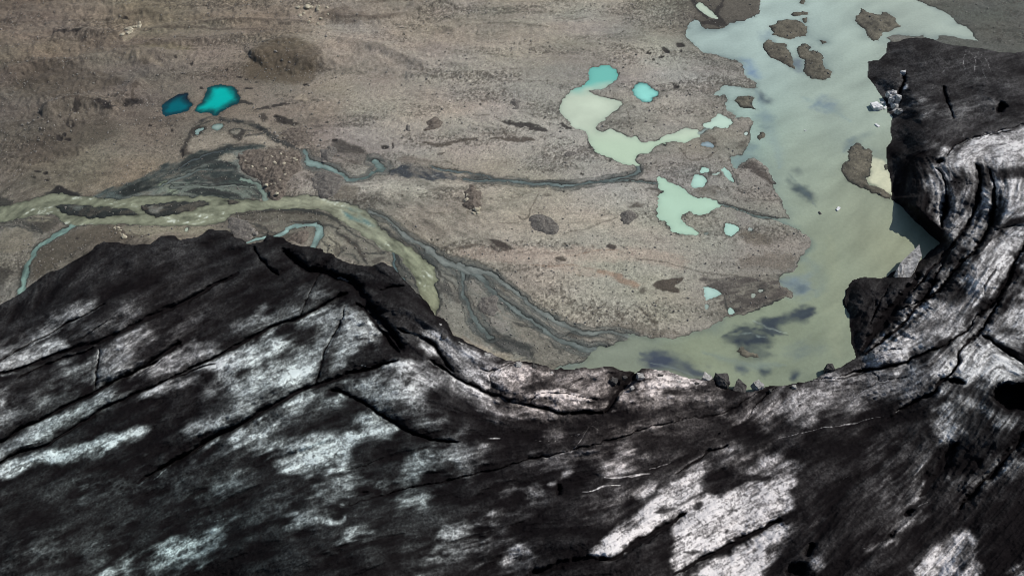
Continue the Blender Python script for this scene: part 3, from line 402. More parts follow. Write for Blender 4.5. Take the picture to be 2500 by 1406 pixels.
# lake
salt0 = vnoise(MX / .6, MY / .7, 36)
w, d = poly_sdf(LAKE, WX + .5 * RAGG, WY + .5 * RAGG2, 300, 0); d = islands(ISLANDS, w, d)
lc = idw([(1750, 80), (1900, 60), (2250, 60), (1800, 200), (2050, 250), (1950, 400), (2100, 480), (2050, 640), (1950, 800), (1700, 860), (1950, 900), (2150, 600), (1500, 880), (1800, 330)],
         [lin(c) for c in [(160, 180, 172), (164, 184, 174), (158, 172, 158), (156, 176, 168), (152, 168, 154), (146, 160, 142), (140, 150, 128), (134, 146, 124), (130, 142, 118), (132, 143, 118), (118, 130, 110), (134, 140, 114), (124, 134, 118), (150, 178, 164)]], 90)
lc *= np.array([1.02, .972, .97], np.float32)
lc *= (1 + .05 * LIC1 + .02 * LIC2 + .05 * fbm(MX, MY, 18, 4, 31) + .02 * salt0)[..., None]
SH = [((52, 62, 76), .8, 14, 'C 565,690 590,660 640,690 680,715 660,740 600,735'), ((112, 136, 160), .75, 26, 'C 470,430 540,430 600,540 560,570 500,480'), ((100, 118, 132), .75, 24, 'C 1000,740 1090,730 1150,760 1100,800 1030,790'), ((80, 100, 112), .7, 12, 'C 1200,1080 1230,1010 1280,985 1300,1010 1240,1050'), ((120, 138, 146), .5, 20, 'C 640,260 660,220 680,250 650,290'),
 ((70, 88, 96), .7, 8, 'C 610,900 660,900 680,915 640,920'), ((96, 116, 124), .6, 16, 'C 540,820 640,810 690,850 600,860'), ((66, 76, 78), .75, 10, 'C 780,1270 840,1300 880,1330 940,1330 985,1370 F 1000,150 960,170 930,120 870,90 820,40'), ((104, 114, 106), .7, 10, 'C 830,1210 860,1200 890,1240 860,1250'), ((96, 104, 118), .65, 10, 'C 830,420 880,400 910,470 880,520 840,490'), ((110, 124, 120), .5, 16, 'C 1280,1000 1330,970 1400,960 1350,1000'),
 ((54, 62, 68), .85, 9, 'F 580,1010 700,970 850,930 930,910 1000,905 1000,960 950,1000 870,1020 780,1010 720,1030 780,1090 700,1095 600,1040'), ((50, 58, 64), .88, 9, 'F 370,1100 450,1050 540,1050 650,1090 710,1140 700,1200 600,1190 480,1180 380,1150 330,1160'), ((72, 80, 80), .7, 8, 'F 440,1190 580,1200 720,1240 700,1270 560,1270 470,1250'), ((50, 60, 68), .8, 8, 'F 560,1340 620,1315 675,1345 660,1385 580,1380'), ((54, 64, 70), .8, 8, 'F 820,1370 860,1352 895,1370 870,1410 820,1420'), ((70, 80, 88), .7, 8, 'F 415,1325 470,1330 490,1360 440,1360'),
 ((112, 128, 138), .65, 18, 'F 730,740 790,690 900,690 1000,770 960,820 880,830 800,790'), ((78, 92, 98), .6, 10, 'F 830,770 900,750 960,770 900,810'), ((62, 68, 80), .85, 16, 'E 2160,1250 2300,1245 2420,1290 2560,1350 2700,1400 2560,1420 2300,1360 2200,1330'), ((92, 104, 104), .5, 20, 'F 780,1180 1020,1170 1030,1240 800,1260'), ((204, 204, 174), .9, 6, 'C 1375,1300 1400,1120 1430,1110 1520,1165 1560,1280 1560,1405 1500,1395 1440,1340'), ((104, 122, 116), .5, 14, 'N 1895,535 1960,560 1985,600 1970,640 1940,620'), ((110, 130, 132), .5, 14, 'C 380,1120 480,1090 560,1020 600,1100 500,1140 430,1220')]
for rgb, s, f, o in SH:
    w2, d2 = poly_sdf(P(o), WX, WY, 90); f *= .2
    m = sstep(-f, f, d2 + .5 * f * fbm(MX[w2], MY[w2], 5, 3, 33) + .12 * f * LIC2[w2]) * s * np.clip(.98 + .09 * LIC2[w2] + .06 * LIC1[w2], .3, 1.12); blend(lc, w2, np.clip(m * 1.12, 0, 1), rgb)
for wd, rgb, sg, o in ((26, (56, 64, 70), .75, 'F 570,1030 760,985 1010,915'), (16, (60, 68, 74), .7, 'F 600,1040 700,1090 790,1105'), (24, (54, 62, 66), .8, 'F 340,1130 420,1080 520,1040 640,1070 720,1130'), (18, (60, 70, 74), .7, 'F 700,1020 850,960 1000,950'), (8, (160, 172, 160), .5, 'F 540,1000 660,1050 790,1085'), (8, (150, 164, 156), .5, 'F 400,1110 520,1090 640,1120'), (30, (62, 70, 82), .75, 'E 2150,1235 2300,1255 2450,1320 2650,1400'), (10, (128, 140, 136), .4, 'E 2230,1290 2400,1345 2560,1400'), (22, (96, 108, 112), .6, 'F 740,720 860,740 1000,780'), (26, (112, 126, 122), .45, 'F 200,1230 400,1290 600,1320 760,1310'), (14, (84, 96, 98), .6, 'C 800,1240 880,1320 960,1390 1010,1500'), (40, (116, 130, 124), .4, 'F 880,520 1000,600 1050,720 1020,830'), (50, (146, 152, 126), .4, 'F 1100,400 1150,700 1130,1000 1150,1250'), (30, (128, 146, 146), .45, 'C 560,640 640,820 700,1000 740,1200'), (30, (120, 140, 142), .4, 'C 900,700 1050,760 1250,860')):
    w2, dd2, hw2, t2, sd2 = line_d(P(o), WX, WY, [wd * .3, wd, wd, wd * .3], 90); m = np.exp(-(dd2 / hw2) ** 2 * 1.3) * sg * np.clip(.8 + .25 * LIC2[w2] + .2 * LIC3[w2], .1, 1.2) * (wd < 25) + (wd >= 25) * np.exp(-(dd2 / hw2) ** 2) * sg * np.clip(.85 + .12 * LIC2[w2], .2, 1.1); blend(lc, w2, np.clip(m, 0, 1), rgb)
lc[w] *= (1 - .30 * np.exp(-np.maximum(d, 0) / .9) * np.clip(.6 + fbm(MX[w], MY[w], 7, 2, 34), 0, 1))[..., None]
m = np.exp(-np.maximum(d - .6, 0) / 4) * np.clip(fbm(MX[w], MY[w], 16, 3, 35) + .15, 0, 1) * .55; lc[w] = lc[w] * (1 - m[..., None]) + lin((104, 118, 116)) * m[..., None]
add_body('lake', 'milky grey green glacial lake filling the right of the valley', w, d, lc[w])
# river
w, d = poly_sdf(RIVER, WX, WY, 260); d = islands(RIVER_BARS, w, d)
rc = idw([(0, 520), (300, 500), (600, 500), (800, 500), (900, 560), (1020, 680), (1050, 750)], [lin(c) for c in [(124, 128, 98), (134, 138, 106), (136, 140, 108), (146, 148, 116), (150, 154, 122), (142, 148, 112), (148, 150, 112)]], 60)
rc = (rc * .72 + .28 * rc.mean(-1, keepdims=True)) * .84
rc *= (1 + .15 * LIC2 + .12 * LIC3 + .06 * LIC1)[..., None]
w2, d2 = poly_sdf(P('E 20,190 120,190 200,240 270,290 290,340 200,320 120,290 40,240'), WX, WY); blend(rc, w2, np.clip(sstep(-1, 1, d2) * (.5 + .4 * LIC2[w2]), 0, 1), (96, 122, 116))
fo = np.clip(vnoise(MX / .7, MY / .5, 44) * .9 + .35 * LIC3 + .35 * LIC2 - .55, 0, 1)
fz = np.zeros((R, C), np.float32)
for o, s in (('D 110,230 300,190 420,180 400,250 250,240', 1.0), ('D 480,100 760,120 900,150 900,180 700,160 500,130', 1.1), ('D 400,280 520,290 700,320 480,330', .9), ('D 1050,290 1400,240 1620,220 1600,290 1300,310', .8), ('D 880,160 1000,190 1000,260 940,200', 1.0), ('E 290,480 380,430 430,500 350,510', 2.6), ('E 540,640 680,640 700,700 660,800 570,700', .8), ('E 30,190 100,190 300,350 200,330', .9), ('E 670,920 700,920 690,980', 2.0), ('D 2200,110 2490,150 2490,250 2400,200', .6)):
    w2, d2 = poly_sdf(P(o), WX, WY); fz[w2] = np.maximum(fz[w2], s * sstep(-1.0, 1.5, d2))
blend(rc, (slice(None), slice(None)), np.clip(fo * fz * 1.3, 0, .85), (214, 220, 204))
rc[w] *= (1 - .5 * np.exp(-np.maximum(d, 0) / .5))[..., None]
add_body('river', 'olive silty river winding along the black ice front', w, d, rc[w])
for lab, o, c, e in PONDS:
    w, d = poly_sdf(P(o), WX, WY, 260)
    pc = lin(c); pc = np.broadcast_to(pc * (.82 if c[0] > 90 else 1) + (.18 if c[0] > 90 else 0) * pc.mean(), d.shape + (3,)).copy()
    pc *= (1 + .03 * LIC1[w] + .09 * fbm(MX[w], MY[w], 9, 3, 52))[..., None]
    if 'winding' in lab:
        m = sstep(225, 196, PY[w] + .12 * (PX[w] - 1460) + 8 * fbm(MX[w], MY[w], 10, 2, 51)); pc = pc * (1 - m[..., None]) + lin((112, 184, 170)) * m[..., None]
        m = sstep(300, 360, PY[w]); pc = pc * (1 - .6 * m[..., None]) + lin((176, 200, 170)) * .6 * m[..., None]
    if e > .5:
        dm = max(d.max(), 1e-3); m = e * (1 - sstep(0, .62, d / dm + .08 * fbm(MX[w], MY[w], 6, 3, 61)))
        if 'deep' in lab: m = np.clip(m + .35 * sstep(430, 445, PX[w]) * 0 + .3 * sstep(260, 235, PY[w]), 0, 1)
        pc = pc * (1 - m[..., None]) + lin((18, 34, 44)) * m[..., None]
    else:
        m = np.clip(e * 2.2 * np.exp(-np.maximum(d, 0) / .8), 0, .9); pc = pc * (1 - m[..., None]) + lin((40, 72, 72)) * m[..., None]
    add_body('pond', lab, w, d, pc)
BANKS = []
for lab, o, wd, c in STREAMS:
    w, dd, hw, t, sd = line_d(P(o), WX, WY, wd, 260); d = hw * (.80 + .3 * fbm(MX[w], MY[w], 4, 2, 63)) - dd
    if len(wd) > 5 and 'green side' not in lab and 'loop' not in lab and 'delta' not in lab and 'fan' not in lab: BANKS.append((w, dd / (hw * (2.3 + .6 * fbm(MX[w], MY[w], 9, 2, 64)) + .5)))
    pc = lin(c) * .9; pc = pc * .65 + .35 * pc.mean(); pc = np.broadcast_to(pc, d.shape + (3,)).copy(); pc *= (1 + .14 * LIC2[w] + .1 * LIC3[w])[..., None]
    pc *= (1 - .4 * np.exp(-np.maximum(d, 0) / .35))[..., None]
    add_body('stream', lab, w, d, np.clip(pc, .01, 1))

# ------------------------------------------------------------------ ground: relief and colour
out = np.maximum(-DW, 0)
ins = DW > 0
rel_amp = idw([(200, 50), (200, 300), (600, 150), (1000, 50), (1300, 200), (1300, 500), (1600, 600), (600, 450), (2400, 40), (1250, 700), (100, 600)], [[2.2], [2.3], [2.0], [1.3], [.7], [.5], [.4], [.35], [1.2], [.35], [.5]], 120)[..., 0]
REL = rel_amp * (1.1 * fbm(MX * .55, MY, 26, 4, 71) + .25 * fbm(MX, MY, 5, 3, 72) + .12 * fbm(MX, MY, 1.4, 2, 73)) + .10 * fbm(MX, MY, 2.4, 3, 74)
RIDGES = [(1.6, 26, 'A 0,520 260,480 450,450 640,440 870,395 1100,410 1300,430'), (1.4, 22, 'A 380,250 560,235 740,230 850,270'), (2.0, 30, 'A 300,840 480,770 560,740 700,760 850,790'), (1.6, 28, 'A 880,760 960,640 1040,600'), (2.4, 90, 'A 1800,450 2000,380 2200,400 2250,500'), (1.2, 20, 'A 1000,210 1400,170 1800,150 2200,160'), (1.0, 18, 'A 1000,330 1400,310 1700,260 2100,240'), (1.2, 26, 'B -60,100 200,150 400,130 700,30 900,0'), (.9, 20, 'B 0,290 250,330 450,420 700,500'), (.7, 16, 'B 480,540 800,560 1100,540'), (.6, 16, 'B 860,190 1200,180 1500,200')]
for h, wd, o in RIDGES:
    w, dd, hw, t, sd = line_d(P(o), WX, WY, [wd * 1.6], 60 + wd * 5); REL[w] += 1.5 * h * np.exp(-(dd / (hw * 1.1)) ** 2) * np.clip(np.sin(t * math.pi) * 2, 0, 1)
bank = .05 + .55 * (1 - np.exp(-out / 5)) + REL * (1 - np.exp(-out / 14))
bank = np.maximum(bank, .03 + .01 * np.minimum(out, 5))
GZ = np.where(ins, -.12 - .35 * np.minimum(DW, 4), np.where(out < 59, bank, .6 + REL)).astype(np.float32)
isl_h = np.where(ISL > 0, .06 + .35 * np.sqrt(np.maximum(ISL, 0)) + .35 * np.clip(ISL / 4, 0, 1) * fbm(MX, MY, 3.5, 3, 75), 0)
GZ = np.where(ISL > 0, np.maximum(isl_h, .05), GZ).astype(np.float32)

gc = idw([(60, 40), (60, 300), (350, 60), (350, 250), (350, 430), (650, 60), (680, 160), (800, 120), (700, 260), (1000, 40), (1100, 150), (1000, 280), (1300, 60), (1400, 300), (1600, 60), (1500, 200), (1650, 250), (1200, 480), (1450, 560), (1300, 640), (1550, 740), (1700, 620), (1850, 560), (1850, 680), (1150, 720), (900, 580), (600, 580), (300, 650), (60, 600), (2400, 40), (2450, 80), (1720, 20), (1800, 480), (900, 400), (1750, 380)],
         [lin(c) for c in [(96, 82, 66), (84, 75, 62), (112, 98, 78), (92, 82, 70), (110, 98, 78), (124, 108, 88), (92, 82, 68), (136, 124, 106), (120, 108, 92), (122, 110, 90), (136, 126, 110), (138, 128, 112), (128, 120, 102), (136, 130, 116), (130, 126, 108), (134, 128, 114), (132, 126, 112), (142, 134, 118), (144, 136, 122), (148, 136, 120), (142, 136, 120), (134, 128, 114), (122, 116, 102), (108, 102, 90), (124, 116, 100), (110, 106, 92), (92, 86, 74), (74, 68, 58), (98, 94, 82), (72, 74, 66), (70, 72, 64), (70, 62, 54), (116, 110, 98), (128, 120, 108), (120, 114, 102)]], 70)
macro = fbm(MX * .4, MY, 12, 4, 81); fine = fbm(MX, MY, 1.1, 3, 82)
gc = gc * .68 + .32 * gc.mean(-1, keepdims=True)
strk = sstep(.55, 1.15, fbm(MX * .22, MY, 2.6, 3, 88) + .5 * fbm(MX * .15, MY, 9, 2, 89))
brd = sstep(390, 470, PY) * sstep(1500, 900, PX)
gc *= np.array([1.02, 1.02, 1.0], np.float32)
gc *= (1 - .24 * strk * (1 - brd))[..., None]
gc *= np.clip(1 + brd * (.16 * LIC2 + .1 * LIC3 + .1 * LIC1 - .05), .4, 1.4)[..., None]
gc *= np.clip(1 + .15 * macro + .10 * fbm(MX, MY, 40, 2, 83), .5, 1.5)[..., None]
salt = vnoise(MX / .62, MY / .75, 86) + .6 * vnoise(MX / .33, MY / .4, 87)

grav = sstep(.0, .7, fbm(MX * .35, MY, 9, 4, 84) + .35 * fine)              # patches strewn with darker stones
gc *= np.clip(1 + (.17 + .26 * grav) * salt, .4, 1.8)[..., None]
gc *= (1 - .42 * grav * (.5 + .5 * np.clip(vnoise(MX / .55, MY / .55, 85) * 2, -1, 1)))[..., None]
hue = np.clip(fbm(MX * .6, MY, 13, 3, 97), -1, 1)[..., None]; gc = gc * (1 + hue * np.array([.03, -.015, -.018], np.float32))
hue = np.clip(fbm(MX * .6, MY, 22, 3, 98), -1, 1)[..., None]; gc = gc * (1 + hue * np.array([.012, .012, -.05], np.float32))
frk = sstep(.42, .62, vnoise(MX / .8, MY / 1.0, 93) * .6 + .45 * vnoise(MX / .45, MY / .5, 94) + .42 * grav + .25 * macro - .12)
gc = gc * (1 - .55 * frk[..., None]) + lin((58, 52, 45)) * .55 * frk[..., None]
frl = sstep(.55, .75, vnoise(MX / .7, MY / .8, 95) * .7 + .4 * vnoise(MX / .4, MY / .5, 96)); gc = gc * (1 + .35 * frl[..., None])
PINK = lin((158, 138, 122))
BLK, DK, WET, BRN = (30, 27, 26), (62, 55, 48), (40, 42, 42), (88, 76, 62)
PATCH = [
 ((88, 94, 88), .8, 12, 1, 'A 640,1400 850,1335 1000,1285 1150,1205 1280,1150 1400,1105 1550,1075 1700,1045 1850,1035 1915,1050 1800,1085 1720,1110 1740,1240 1880,1320 1900,1420 1300,1440 640,1430'),
 ((96, 94, 84), .75, 14, 1, 'D 1640,240 1900,215 2250,212 2420,270 E 120,345 320,490 380,520 440,690 560,820 300,700 200,600 60,560 -100,520 -300,400'),
 ((98, 99, 92), .8, 14, 1, 'E 300,330 480,440 700,570 900,640 1100,690 1300,830 1450,950 1650,1060 1950,1100 2080,1140 1860,1210 1640,1340 1400,1340 1200,1240 1000,1180 780,1080 720,960 730,720 560,520 330,400'),
 ((112, 110, 102), .7, 10, 1, 'K 860,500 1000,520 1160,600 1400,740 1560,850 1640,880 1560,930 1380,830 1200,700 1040,640'), ((118, 114, 104), .7, 8, 0, 'K 690,250 800,290 960,420 1060,470 1120,530 1000,520 850,450 740,350'), ((110, 108, 98), .8, 8, 0, 'K 140,500 300,570 420,620 480,740 520,830 420,980 300,940 200,760 140,640'), ((116, 112, 104), .7, 8, 0, 'K 660,710 800,760 920,800 960,920 880,900 740,830'), ((112, 108, 100), .6, 8, 0, 'K 430,240 540,260 660,370 700,440 560,460 470,400'),  # rgb, strength, feather px, streaky, outline
 ((72, 68, 60), .75, 12, 0, 'C 95,-60 620,-80 600,30 600,80 520,130 420,155 370,170 340,205 270,215 205,205 165,185 160,140 130,70 95,30'), (BLK, .85, 5, 0, 'C 90,0 140,-10 155,50 200,90 250,130 200,140 140,60'), (BLK, .8, 4, 0, 'C 270,90 330,20 320,0 350,0 330,60 310,120 340,150 370,180 330,190 260,180 180,180 160,160 230,140 300,135'),
 ((48, 42, 38), .8, 8, 1, 'C 480,1165 560,1130 620,1170 690,1270 700,1320 640,1300 600,1260 540,1230 470,1210'), ((78, 72, 64), .6, 14, 0, 'C 170,970 260,960 300,1020 260,1060 190,1050'), ((66, 60, 52), .6, 10, 0, 'C 440,1060 500,1000 530,1010 500,1060'), ((84, 78, 68), .55, 14, 0, 'C 120,1370 200,1320 320,1350 300,1400 180,1406'),
 ((82, 76, 66), .7, 10, 0, 'F 440,390 500,360 640,380 700,440 640,480 520,460'), ((88, 80, 70), .6, 16, 0, 'F 460,560 700,520 880,520 900,600 800,650 600,640 450,620'), ((60, 55, 52), .8, 7, 1, 'F 150,690 300,700 480,690 700,700 820,790 760,850 560,900 420,950 340,930 330,800 240,770'), ((108, 104, 98), .6, 10, 0, 'F 400,220 500,210 560,300 500,340 420,290'),
 (PINK * 0 + 0, 0, 1, 0, 'N 0,0 1,0 1,1'),
 ((150, 134, 120), .42, 14, 0, 'E 830,520 1000,500 1300,490 1600,500 1900,480 2200,500 2490,560 2490,650 2300,620 2050,580 1800,600 1500,590 1150,590 900,560'), ((146, 130, 116), .4, 12, 0, 'E 1380,600 1800,620 2100,720 2200,760 2000,720 1700,680'), ((120, 96, 78), .6, 4, 1, 'E 1860,650 2000,680 2160,750 2140,790 1950,700 1850,665'),
 (DK, .95, 2, 0, 'E 2230,745 2350,712 2490,695 F 60,690 40,740 -20,770 20,790 10,820 -100,815 E 2290,780'), ((58, 52, 44), .75, 6, 0, 'E 2130,790 2180,770 2230,800 2190,830'), ((60, 54, 46), .7, 8, 1, 'E 2120,880 2200,930 2290,1030 2260,1050 2170,970'), ((60, 54, 46), .7, 6, 1, 'E 1990,930 2060,990 2050,1010'), ((90, 84, 74), .6, 14, 0, 'E 1880,1010 2100,1010 2300,1060 2490,1080 2490,1110 2170,1120 2000,1080'),
 ((46, 40, 36), .85, 4, 1, 'E 1040,440 1100,440 1200,460 1280,490 1240,512 1170,500 1165,535 1110,500'), ((70, 62, 54), .7, 5, 1, 'E 850,500 960,470 1020,475 980,495 880,510'), ((52, 46, 40), .8, 3, 1, 'E 1530,555 1600,545 1620,580 1560,580'), ((50, 44, 40), .9, 2, 0, 'E 1900,480 1930,458 1970,480 1950,495'), ((90, 80, 66), .7, 4, 0, 'E 1700,675 1750,670 1740,690'), ((60, 52, 44), .7, 2, 0, 'E 1790,940 1810,905 1820,940'),
 ((60, 60, 58), .75, 8, 1, 'E 950,1040 1000,1000 1060,1060 1180,1110 1300,1140 1390,1190 1380,1250 1410,1330 1360,1320 1310,1250 1260,1220 1220,1250 1150,1190 1080,1150 1020,1090'), ((96, 92, 82), .7, 10, 1, 'E 1220,1000 1400,1040 1500,1130 1750,1200 1810,1230 1700,1300 1550,1370 1450,1340 1390,1270 1400,1190 1280,1120'), (WET, .7, 6, 1, 'E 890,850 960,900 1000,980 960,990 910,910'),
 ((64, 66, 62), .85, 5, 1, 'E 375,520 430,560 500,610 555,680 578,750 575,820 520,760 440,700 410,650 400,590'), ((52, 52, 48), .7, 6, 1, 'E 250,290 340,360 480,410 520,440 480,450 350,390 280,340'), ((66, 62, 56), .7, 7, 1, 'E 500,460 640,560 700,600 850,650 860,620 700,560 560,470'), ((60, 58, 54), .7, 8, 1, 'E 730,700 790,770 880,830 900,870 780,840 720,790'), ((56, 54, 50), .7, 8, 0, 'E 710,1000 790,1010 820,1060 790,1100 740,1060'), ((104, 100, 88), .5, 8, 0, 'E 950,1080 1010,1120 1020,1190 960,1170'),
 ((70, 64, 56), .8, 8, 1, 'E 1110,710 1200,730 1310,800 1350,850 1260,850 1170,780'), ((72, 66, 58), .7, 5, 1, 'E 1620,1110 1700,1080 1850,1090 2040,1120 2060,1140 1950,1165 1850,1150 1750,1130'),
 # delta above the river
 ((44, 50, 48), .92, 9, 1, 'A 650,1400 850,1330 1000,1280 1150,1200 1280,1150 1400,1100 1550,1070 1700,1040 1850,1035 1915,1048 1800,1072 1700,1078 1620,1105 1550,1150 1400,1180 1280,1240 1200,1290 1150,1340 1000,1390 850,1420'), ((36, 40, 38), .9, 6, 1, 'A 1280,1130 1400,1100 1560,1100 1600,1110 1540,1160 1400,1170 1300,1200'), ((40, 46, 44), .9, 8, 1, 'A 1200,1290 1400,1210 1560,1165 1660,1170 1720,1230 1800,1290 1860,1312 1700,1312 1550,1300 1400,1300'),
 ((92, 100, 90), .7, 12, 1, 'D 1150,20 1400,20 1700,30 1830,50 1880,120 1700,130 1500,110 1250,110 1100,110'), ((118, 126, 104), .7, 10, 0, 'D 1130,20 1190,10 1190,50 1130,60'), ((122, 130, 108), .7, 10, 0, 'D 1200,50 1260,50 1260,110 1210,110'), ((28, 32, 30), .93, 5, 1, 'D 845,105 900,60 1000,20 1090,5 1150,15 1080,60 980,100 880,118'), ((32, 36, 34), .9, 6, 1, 'D 1330,75 1450,52 1570,58 1690,100 1730,135 1550,112 1340,105'), ((74, 82, 78), .7, 8, 1, 'D 640,112 760,90 900,110 860,140 720,130'),
 ((34, 36, 34), .9, 4, 0, 'A 370,1330 420,1320 460,1350 560,1360 600,1390 500,1400 300,1395 D 360,90 400,25'), ((40, 40, 36), .85, 5, 0, 'D -200,120 0,125 60,140 110,165 0,195 -200,200'), (BLK, .85, 3, 0, 'A 380,1340 420,1320 500,1360 590,1390 480,1400 390,1400'),
 ((34, 38, 36), .92, 3, 1, 'D 360,180 450,168 580,168 700,183 800,188 880,198 940,213 1010,240 960,258 850,258 740,268 650,270 550,252 470,247 420,225'), ((34, 36, 34), .9, 3, 1, 'D 1005,190 1100,173 1180,148 1300,148 1430,153 1510,175 1400,207 1250,242 1180,264 1110,274 1060,247'), ((104, 104, 96), .85, 5, 1, 'D 1060,195 1170,190 1180,215 1130,250 1080,230'), ((86, 90, 84), .7, 6, 1, 'D 500,180 570,180 590,210 540,220 490,200'),
 # pond outflow
 ((36, 38, 38), .9, 6, 1, 'A 1520,825 1600,850 1720,868 1850,900 1900,910 1910,945 1850,935 1760,890 1650,880 1540,850 1440,880 1350,920 1400,880 1480,840'), ((44, 40, 36), .85, 6, 0, 'A 1850,820 1900,810 1930,850 1880,870'), ((34, 32, 30), .9, 5, 0, 'A 1960,820 2010,815 2070,870 2130,890 2100,915 2030,905 1970,870'), ((40, 38, 36), .85, 5, 0, 'A 1620,940 1660,915 1770,930 1760,960 1720,1010 1680,990'), ((120, 116, 104), .8, 5, 0, 'A 1650,930 1720,928 1720,960 1670,970'), ((40, 38, 34), .85, 5, 0, 'A 1340,930 1400,900 1490,920 1440,960 1420,1000 1360,970'),
 ((128, 120, 106), .6, 8, 0, 'A 1350,1000 1500,940 1640,960 1700,1010 1500,1060 1370,1095'), ((132, 124, 110), .7, 6, 0, 'A 1740,985 1850,970 1900,970 1980,1030 2050,1050 1900,1040 1760,1010'), ((124, 118, 104), .7, 6, 0, 'A 1560,1140 1620,1105 1690,1110 1690,1160 1600,1165'), ((34, 34, 32), .9, 3, 0, 'A 1710,712 1760,712 1825,735 1800,745 1750,737 1700,740'), ((38, 34, 30), .8, 5, 0, 'A 1285,1140 1310,1060 1330,980 1350,930 1362,940 1340,1040 1330,1090 1400,1105 1290,1130'),
 ((50, 48, 44), .75, 6, 1, 'B -40,1010 60,1020 150,1060 250,1130 300,1170 240,1150 120,1090 0,1110'), ((74, 70, 64), .6, 8, 1, 'B -60,1110 100,1080 260,1140 200,1180 60,1170'), ((50, 54, 58), .9, 4, 1, 'B 350,1232 450,1190 560,1180 640,1190 720,1215 800,1240 870,1270 900,1290 830,1295 700,1285 560,1275 430,1265'), ((112, 112, 108), .7, 3, 0, 'B 650,1250 700,1242 750,1245 690,1257'), ((58, 58, 56), .7, 6, 1, 'B 880,1270 1000,1250 1180,1270 1400,1290 1690,1300 1720,1330 1500,1345 1200,1310 1000,1310'), ((60, 64, 62), .7, 8, 1, 'B 1000,1235 1100,1240 1150,1270 1050,1275 880,1260'),
 ((92, 84, 76), .7, 8, 1, 'B 430,1130 560,1120 680,1150 620,1170 450,1180'),
 # south bank of the river
 ((78, 74, 64), .6, 12, 1, 'D 1700,240 1850,215 2250,215 2400,270 2490,350 2300,300 2050,280 1800,270'), ((52, 50, 44), .8, 6, 1, 'D 1640,240 1750,225 1900,215 2200,212 2350,240 2450,300 2300,260 2000,235 1800,240 1680,260'), ((120, 116, 98), .6, 10, 0, 'D 860,330 1050,335 1300,330 1500,325 1540,350 1400,385 1150,385 1000,420 920,400'), ((70, 64, 54), .7, 10, 0, 'D 300,480 500,360 700,330 840,330 930,440 800,445 600,480 350,640 220,740 240,560'), ((46, 44, 38), .7, 10, 1, 'D 0,270 150,280 250,300 400,290 380,330 330,390 250,370 150,320 0,320'), ((36, 34, 30), .7, 8, 0, 'D -100,640 40,620 110,640 60,700 40,760 -100,760'), ((112, 108, 92), .6, 8, 0, 'D 150,280 250,255 350,262 380,290 300,310 180,300'), ((110, 104, 90), .6, 8, 0, 'D 0,345 150,340 260,400 230,480 100,520 0,520'), ((126, 122, 106), .7, 10, 0, 'D 2300,340 2400,400 2480,490 2400,600 2330,570 2300,520 2310,430'), ((52, 48, 44), .7, 6, 0, 'D 2400,470 2450,500 2440,560 2400,540'),
 ((60, 58, 52), .7, 6, 1, 'E 0,360 60,390 130,430 190,520 210,590 180,560 110,460 40,410'), ((108, 102, 90), .6, 6, 0, 'E 60,400 130,470 160,520 80,500'), ((122, 116, 102), .7, 4, 0, 'E 320,590 390,570 410,640 400,690 350,640'), ((50, 46, 42), .7, 5, 0, 'E 250,560 350,540 330,590 260,610'),
 ((72, 63, 50), .72, 20, 0, 'A 1700,560 1820,350 2050,290 2250,330 2300,420 2260,560 2150,610 1950,590'), ((60, 54, 47), .6, 24, 0, 'A 100,1150 300,960 560,860 820,830 860,950 600,1080 300,1180'), ((68, 61, 52), .6, 24, 0, 'A 50,620 300,480 600,480 900,560 860,640 500,700 200,740'), ((132, 122, 104), .7, 3, 0, 'A 870,290 900,190 980,170 985,130 1010,140 980,240 920,310'), ((134, 122, 106), .6, 5, 1, 'A 2110,40 2250,60 2350,50 2400,110 2330,180 2230,190 2140,110'), ((132, 122, 106), .7, 4, 0, 'A 2100,720 2170,670 2205,700 2200,750 2150,730'), ((124, 114, 98), .5, 8, 0, 'A 880,420 1000,400 1120,440 1180,520 1100,470 950,450'), ((58, 52, 44), .6, 6, 1, 'A 1010,440 1080,440 1110,480 1030,480'), ((56, 50, 44), .6, 6, 1, 'A 260,480 320,480 300,530 250,520'), ((86, 80, 60), .5, 20, 0, 'A 1000,340 1300,330 1400,380 1100,390 900,370'),
 ((80, 70, 60), .6, 10, 1, 'B -200,130 0,50 200,100 400,100 450,130 250,160 0,180'), ((60, 54, 48), .5, 10, 1, 'B 640,220 720,185 840,215 800,250 700,250'),
 ((74, 68, 60), .6, 8, 1, 'E 650,60 800,50 740,90'), ((60, 54, 48), .6, 8, 1, 'E 440,130 510,120 480,150'), ((66, 60, 52), .65, 5, 1, 'E 1470,110 1540,110 1500,135'), ((66, 60, 52), .65, 5, 1, 'E 1330,80 1400,90 1340,100'), ((62, 56, 50), .7, 6, 1, 'E 2040,200 2150,160 2200,190 2090,195'), ((66, 60, 54), .7, 6, 1, 'E 2230,50 2320,70 2340,120 2280,80'), ((92, 86, 76), .7, 10, 0, 'E -40,40 150,30 140,130 40,150 -40,120'),
]
